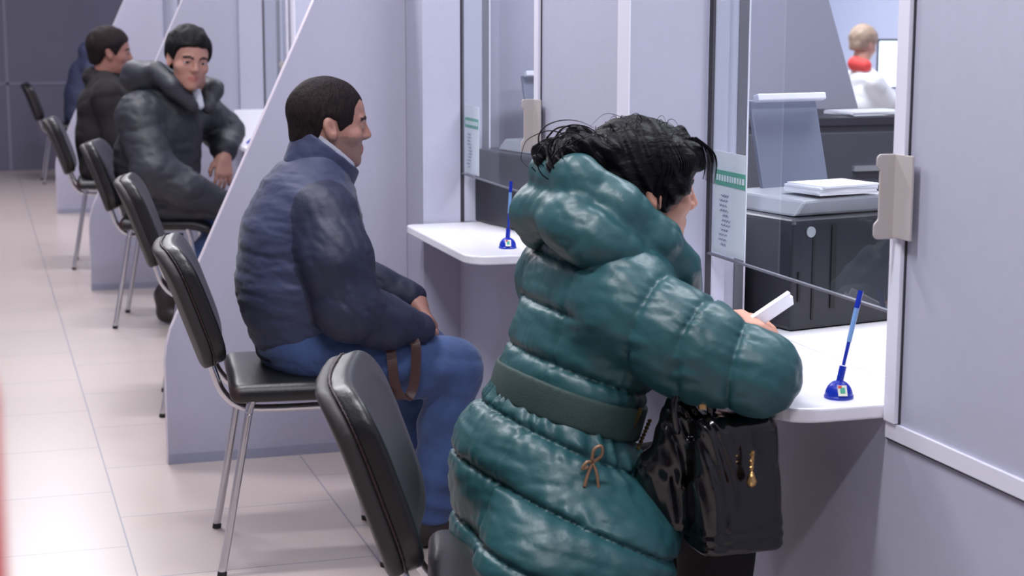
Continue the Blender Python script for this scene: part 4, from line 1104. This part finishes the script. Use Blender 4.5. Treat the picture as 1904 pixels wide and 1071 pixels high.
# ================================================================== man in the black coat, and the person in the blue jacket beyond
def seated(label, base, yaw, hc, hscale, skin, hairm, coatm, legm, h=0.008, lean=0.0, hood=False, head_yaw=0.0):
    p = person(label, base)
    bx, by = base[0], base[1]; c, s = math.cos(math.radians(yaw)), math.sin(math.radians(yaw))
    def T(x, y, z): return (bx + x * c - y * s, by + x * s + y * c, z)
    def Lc(P): return ((P[0] - bx) * c + (P[1] - by) * s, -(P[0] - bx) * s + (P[1] - by) * c, P[2])
    H = Head(T(*hc), frame(yaw + head_yaw, 4), hscale)
    hx, hy, hz = hc
    def body(P):
        L = Lc(P); d = H.field(P)
        d = smin(d, cap(L, (hx - 0.02, 0, hz - 0.07), (hx - 0.06, 0, hz - 0.19), 0.058, 0.066), 0.03)
        d = smin(d, chain(L, [(-0.02, 0, 0.56, 0.11), (-0.02 + lean * 0.4, 0, 0.80, 0.11), (lean * 0.8, 0, 0.97, 0.08)], 0.05, 1.35), 0.04)
        for q in (-1, 1):
            d = smin(d, chain(L, [(0.03, 0.10 * q, 0.54, 0.085), (0.38, 0.11 * q, 0.48, 0.058), (0.34, 0.11 * q, 0.08, 0.04)], 0.03), 0.03)
            d = smin(d, chain(L, [(lean * 0.8, 0.19 * q, 0.95, 0.05), (0.06 + lean, 0.24 * q, 0.70, 0.044), (0.30, 0.15 * q, 0.63, 0.03)], 0.03), 0.03)
        for q in (-1, 1):
            w = T(0.30, 0.15 * q, 0.63); f = np.array(T(0.36, 0.10 * q, 0.585)) - np.array(w)
            d = smin(d, hand_field(P, w, f, (0, 0, 1), 0.35, q, 1.0), 0.012)
        return d
    x0, x1 = bx - 0.42, bx + 0.62; y0, y1 = by - 0.42, by + 0.42
    field_mesh('body', body, (x0, y0, 0), (x1, y1, hz + 0.16), h, [skin, M['lips'], M['eye_white'], M['iris'], M['brow'], skin], p, H.pick)
    ch = H.c
    field_mesh('hair', hair_field(H, [(-0.13, -0.075), (-0.05, -0.065), (-0.02, -0.01), (0.012, 0.0), (0.03, -0.02), (0.045, 0.015), (0.062, 0.042), (0.085, 0.058), (0.12, 0.07)], 0.012, (0, 0, 0.002), 4, 0.004), ch - 0.19, ch + 0.19, h * 0.8, [hairm], p)
    def coat(P):
        L = Lc(P)
        d = chain(L, [(-0.01, 0, 0.55, 0.145), (-0.02 + lean * 0.3, 0, 0.72, 0.145), (-0.01 + lean * 0.6, 0, 0.88, 0.142), (lean * 0.9, 0, 0.98, 0.10)], 0.05, 1.3)
        d = smin(d, cap(L, (lean * 0.8, -0.16, 0.955), (lean * 0.8, 0.16, 0.955), 0.08), 0.05)
        for q in (-1, 1): d = smin(d, chain(L, [(lean * 0.8, 0.19 * q, 0.94, 0.085), (0.06 + lean, 0.245 * q, 0.70, 0.075), (0.30, 0.155 * q, 0.63, 0.050)], 0.04), 0.025)
        for q in (-1, 1): d = smin(d, cap(L, (0.0, 0.10 * q, 0.545), (0.16, 0.11 * q, 0.525), 0.12, 0.10), 0.03)
        d = smin(d, chain(L, [(hx - 0.10, 0, hz - 0.135, 0.05), (hx - 0.03, -0.085, hz - 0.15, 0.03), (hx + 0.05, -0.05, hz - 0.19, 0.026)], 0.03), 0.02)
        d = smin(d, chain(L, [(hx - 0.10, 0, hz - 0.135, 0.05), (hx - 0.03, 0.085, hz - 0.15, 0.03), (hx + 0.05, 0.05, hz - 0.19, 0.026)], 0.03), 0.02)
        if hood: d = smin(d, chain(L, [(hx - 0.12, -0.08, hz - 0.11, 0.07), (hx - 0.15, 0, hz - 0.08, 0.08), (hx - 0.12, 0.08, hz - 0.11, 0.07)], 0.04), 0.03)
        return smax(d + folds(L, 0.006, 36, (1, 1, 1.5), 3), 0.46 - P[2], 0.02)
    field_mesh('coat', coat, (x0, y0, 0.42), (x1, y1, hz + 0.05), h, [coatm], p)
    def legs(P):
        L = Lc(P); d = None
        for q in (-1, 1):
            e = chain(L, [(0.0, 0.10 * q, 0.54, 0.10), (0.38, 0.11 * q, 0.478, 0.078), (0.345, 0.11 * q, 0.10, 0.055)], 0.03); d = e if d is None else smin(d, e, 0.015)
        return smax(d, 0.06 - P[2], 0.005)
    field_mesh('trousers', legs, (x0, y0, 0.03), (x1, y1, 0.68), 0.009, [legm], p)
    for q in (-1, 1):
        a = T(0.34, 0.11 * q, 0)
        field_mesh('shoe', lambda P, a=a: shoe_field(P, a[0], a[1], math.radians(yaw)), (a[0] - 0.15, a[1] - 0.12, -0.01), (a[0] + 0.24, a[1] + 0.12, 0.2), 0.009, [M['shoe']], p)
    return p
seated('man with brown hair in black coat seated in profile, beyond man in parka', (0.69, 9.66, 0), -5, (0.035, 0, 1.175), 1.08, M['skin_deep'], M['hair_brown'], M['black_coat'], M['black_cloth'], 0.007, 0.02, head_yaw=4)
seated('person in faded blue hooded jacket, mostly hidden behind man in black coat', (0.86, 14.6, 0), 0, (0.22, 0, 1.15), 1.0, M['skin_tan'], M['hair_black'], M['blue_coat'], M['black_cloth'], 0.010, 0.10, hood=True)

# ================================================================== clerk far inside the office, with desk and screen
pk = person('fair haired clerk in white shirt and red scarf seen through nearest window', (5.86, 10.5, 0))
HK = Head((5.84, 10.5, 1.19), frame(20, 20), 1.0)
def body_K(P):
    d = HK.field(P)
    d = smin(d, cap(P, (5.82, 10.48, 1.10), (5.80, 10.46, 0.98), 0.055, 0.06), 0.03)
    d = smin(d, chain(P, [(5.80, 10.45, 0.56, 0.11), (5.84, 10.46, 0.78, 0.10), (5.82, 10.46, 0.95, 0.07)], 0.05, 1.3), 0.04)
    for q in (-1, 1):
        d = smin(d, chain(P, [(5.82, 10.46 + 0.17 * q, 0.93, 0.045), (5.95, 10.48 + 0.2 * q, 0.78, 0.04), (6.15, 10.52 + 0.12 * q, 0.80, 0.03)], 0.02), 0.03)
        d = smin(d, hand_field(P, (6.15, 10.52 + 0.12 * q, 0.80), (1, 0, -0.1), (0, 0, 1), 0.3, q), 0.012)
        d = smin(d, chain(P, [(5.82, 10.45 + 0.09 * q, 0.54, 0.09), (6.2, 10.45 + 0.1 * q, 0.50, 0.06), (6.15, 10.45 + 0.1 * q, 0.06, 0.045)], 0.02), 0.03)
    return d
field_mesh('body', body_K, (5.60, 10.1, 0), (6.4, 10.9, 1.36), 0.008, [M['skin'], M['lips'], M['eye_white'], M['iris'], M['brow'], M['skin']], pk, pick=lambda P: np.where(HK.pick(P) == 5, 0, HK.pick(P)))
field_mesh('hair', hair_field(HK, [(-0.13, -0.08), (-0.05, -0.07), (0.0, -0.02), (0.05, 0.02), (0.08, 0.055), (0.12, 0.07)], 0.013, (0, 0, 0), 1, 0.004), HK.c - 0.19, HK.c + 0.19, 0.007, [M['hair_fair']], pk)
def shirt_K(P):
    d = chain(P, [(5.80, 10.45, 0.55, 0.14), (5.84, 10.46, 0.78, 0.135), (5.83, 10.46, 0.93, 0.11)], 0.05, 1.25)
    for q in (-1, 1): d = smin(d, chain(P, [(5.82, 10.46 + 0.17 * q, 0.93, 0.07), (5.95, 10.48 + 0.2 * q, 0.79, 0.065), (6.10, 10.51 + 0.13 * q, 0.80, 0.05)], 0.03), 0.03)
    return d + folds(P, 0.005, 40, (1, 1, 1), 2)
field_mesh('shirt', shirt_K, (5.55, 10.05, 0.4), (6.25, 10.9, 1.1), 0.009, [M['white_cloth']], pk)
field_mesh('scarf', lambda P: chain(P, [(5.80, 10.39, 1.04, 0.045), (5.76, 10.46, 1.055, 0.045), (5.81, 10.54, 1.04, 0.045)], 0.02), (5.6, 10.2, 0.95), (5.95, 10.7, 1.16), 0.008, [M['red_cloth']], pk)
field_mesh('trousers', lambda P: smin(chain(P, [(5.80, 10.36, 0.53, 0.11), (6.2, 10.35, 0.50, 0.08), (6.15, 10.35, 0.08, 0.06)], 0.03), chain(P, [(5.80, 10.54, 0.53, 0.11), (6.2, 10.55, 0.50, 0.08), (6.15, 10.55, 0.08, 0.06)], 0.03), 0.02), (5.6, 10.1, -0.01), (6.4, 10.8, 0.68), 0.012, [M['black_cloth']], pk)
t = thing('office_stool', 'dark stool under clerk far inside office', 'stool', (5.80, 10.45, 0))
MB().lathe((0, 0, 0), [(0.22, 0.41), (0.23, 0.43), (0.22, 0.455), (0.02, 0.46)], 24).build('seat', M['leather'], t)
MB().lathe((0, 0, 0), [(0.22, 0.0), (0.20, 0.03), (0.03, 0.05), (0.03, 0.42)], 20).build('pedestal', M['frame_dark'], t)
t = thing('office_desk', 'pale desk in front of clerk far inside office', 'desk', (6.45, 10.6, 0))
MB().box(-0.35, 0.45, -0.9, 0.7, 0.715, 0.74).build('desk_top', M['counter'], t)
for xx in (-0.33, 0.41): MB().box(xx, xx + 0.02, -0.86, 0.66, 0, 0.715).build('side_panel', M['panel'], t)
t = thing('monitor', 'lit monitor with dark frame beside clerk far inside office', 'monitor', (6.40, 10.75, 0.74))
u = np.array((-0.45, -0.9, 0)); u /= np.linalg.norm(u); v = np.array((0.9, -0.45, 0)); v /= np.linalg.norm(v)
MB().obox((0, 0, 0.30), v, u, (0, 0, 1), 0.27, 0.015, 0.175).build('bezel', M['frame_dark'], t)
MB().obox(u * 0.016 + np.array((0, 0, 0.30)), v, u, (0, 0, 1), 0.255, 0.001, 0.16).build('screen', M['screen'], t)
MB().box(-0.10, 0.10, -0.08, 0.08, 0, 0.012).box(-0.02, 0.02, -0.015, 0.015, 0.012, 0.15).build('stand', M['frame_dark'], t)
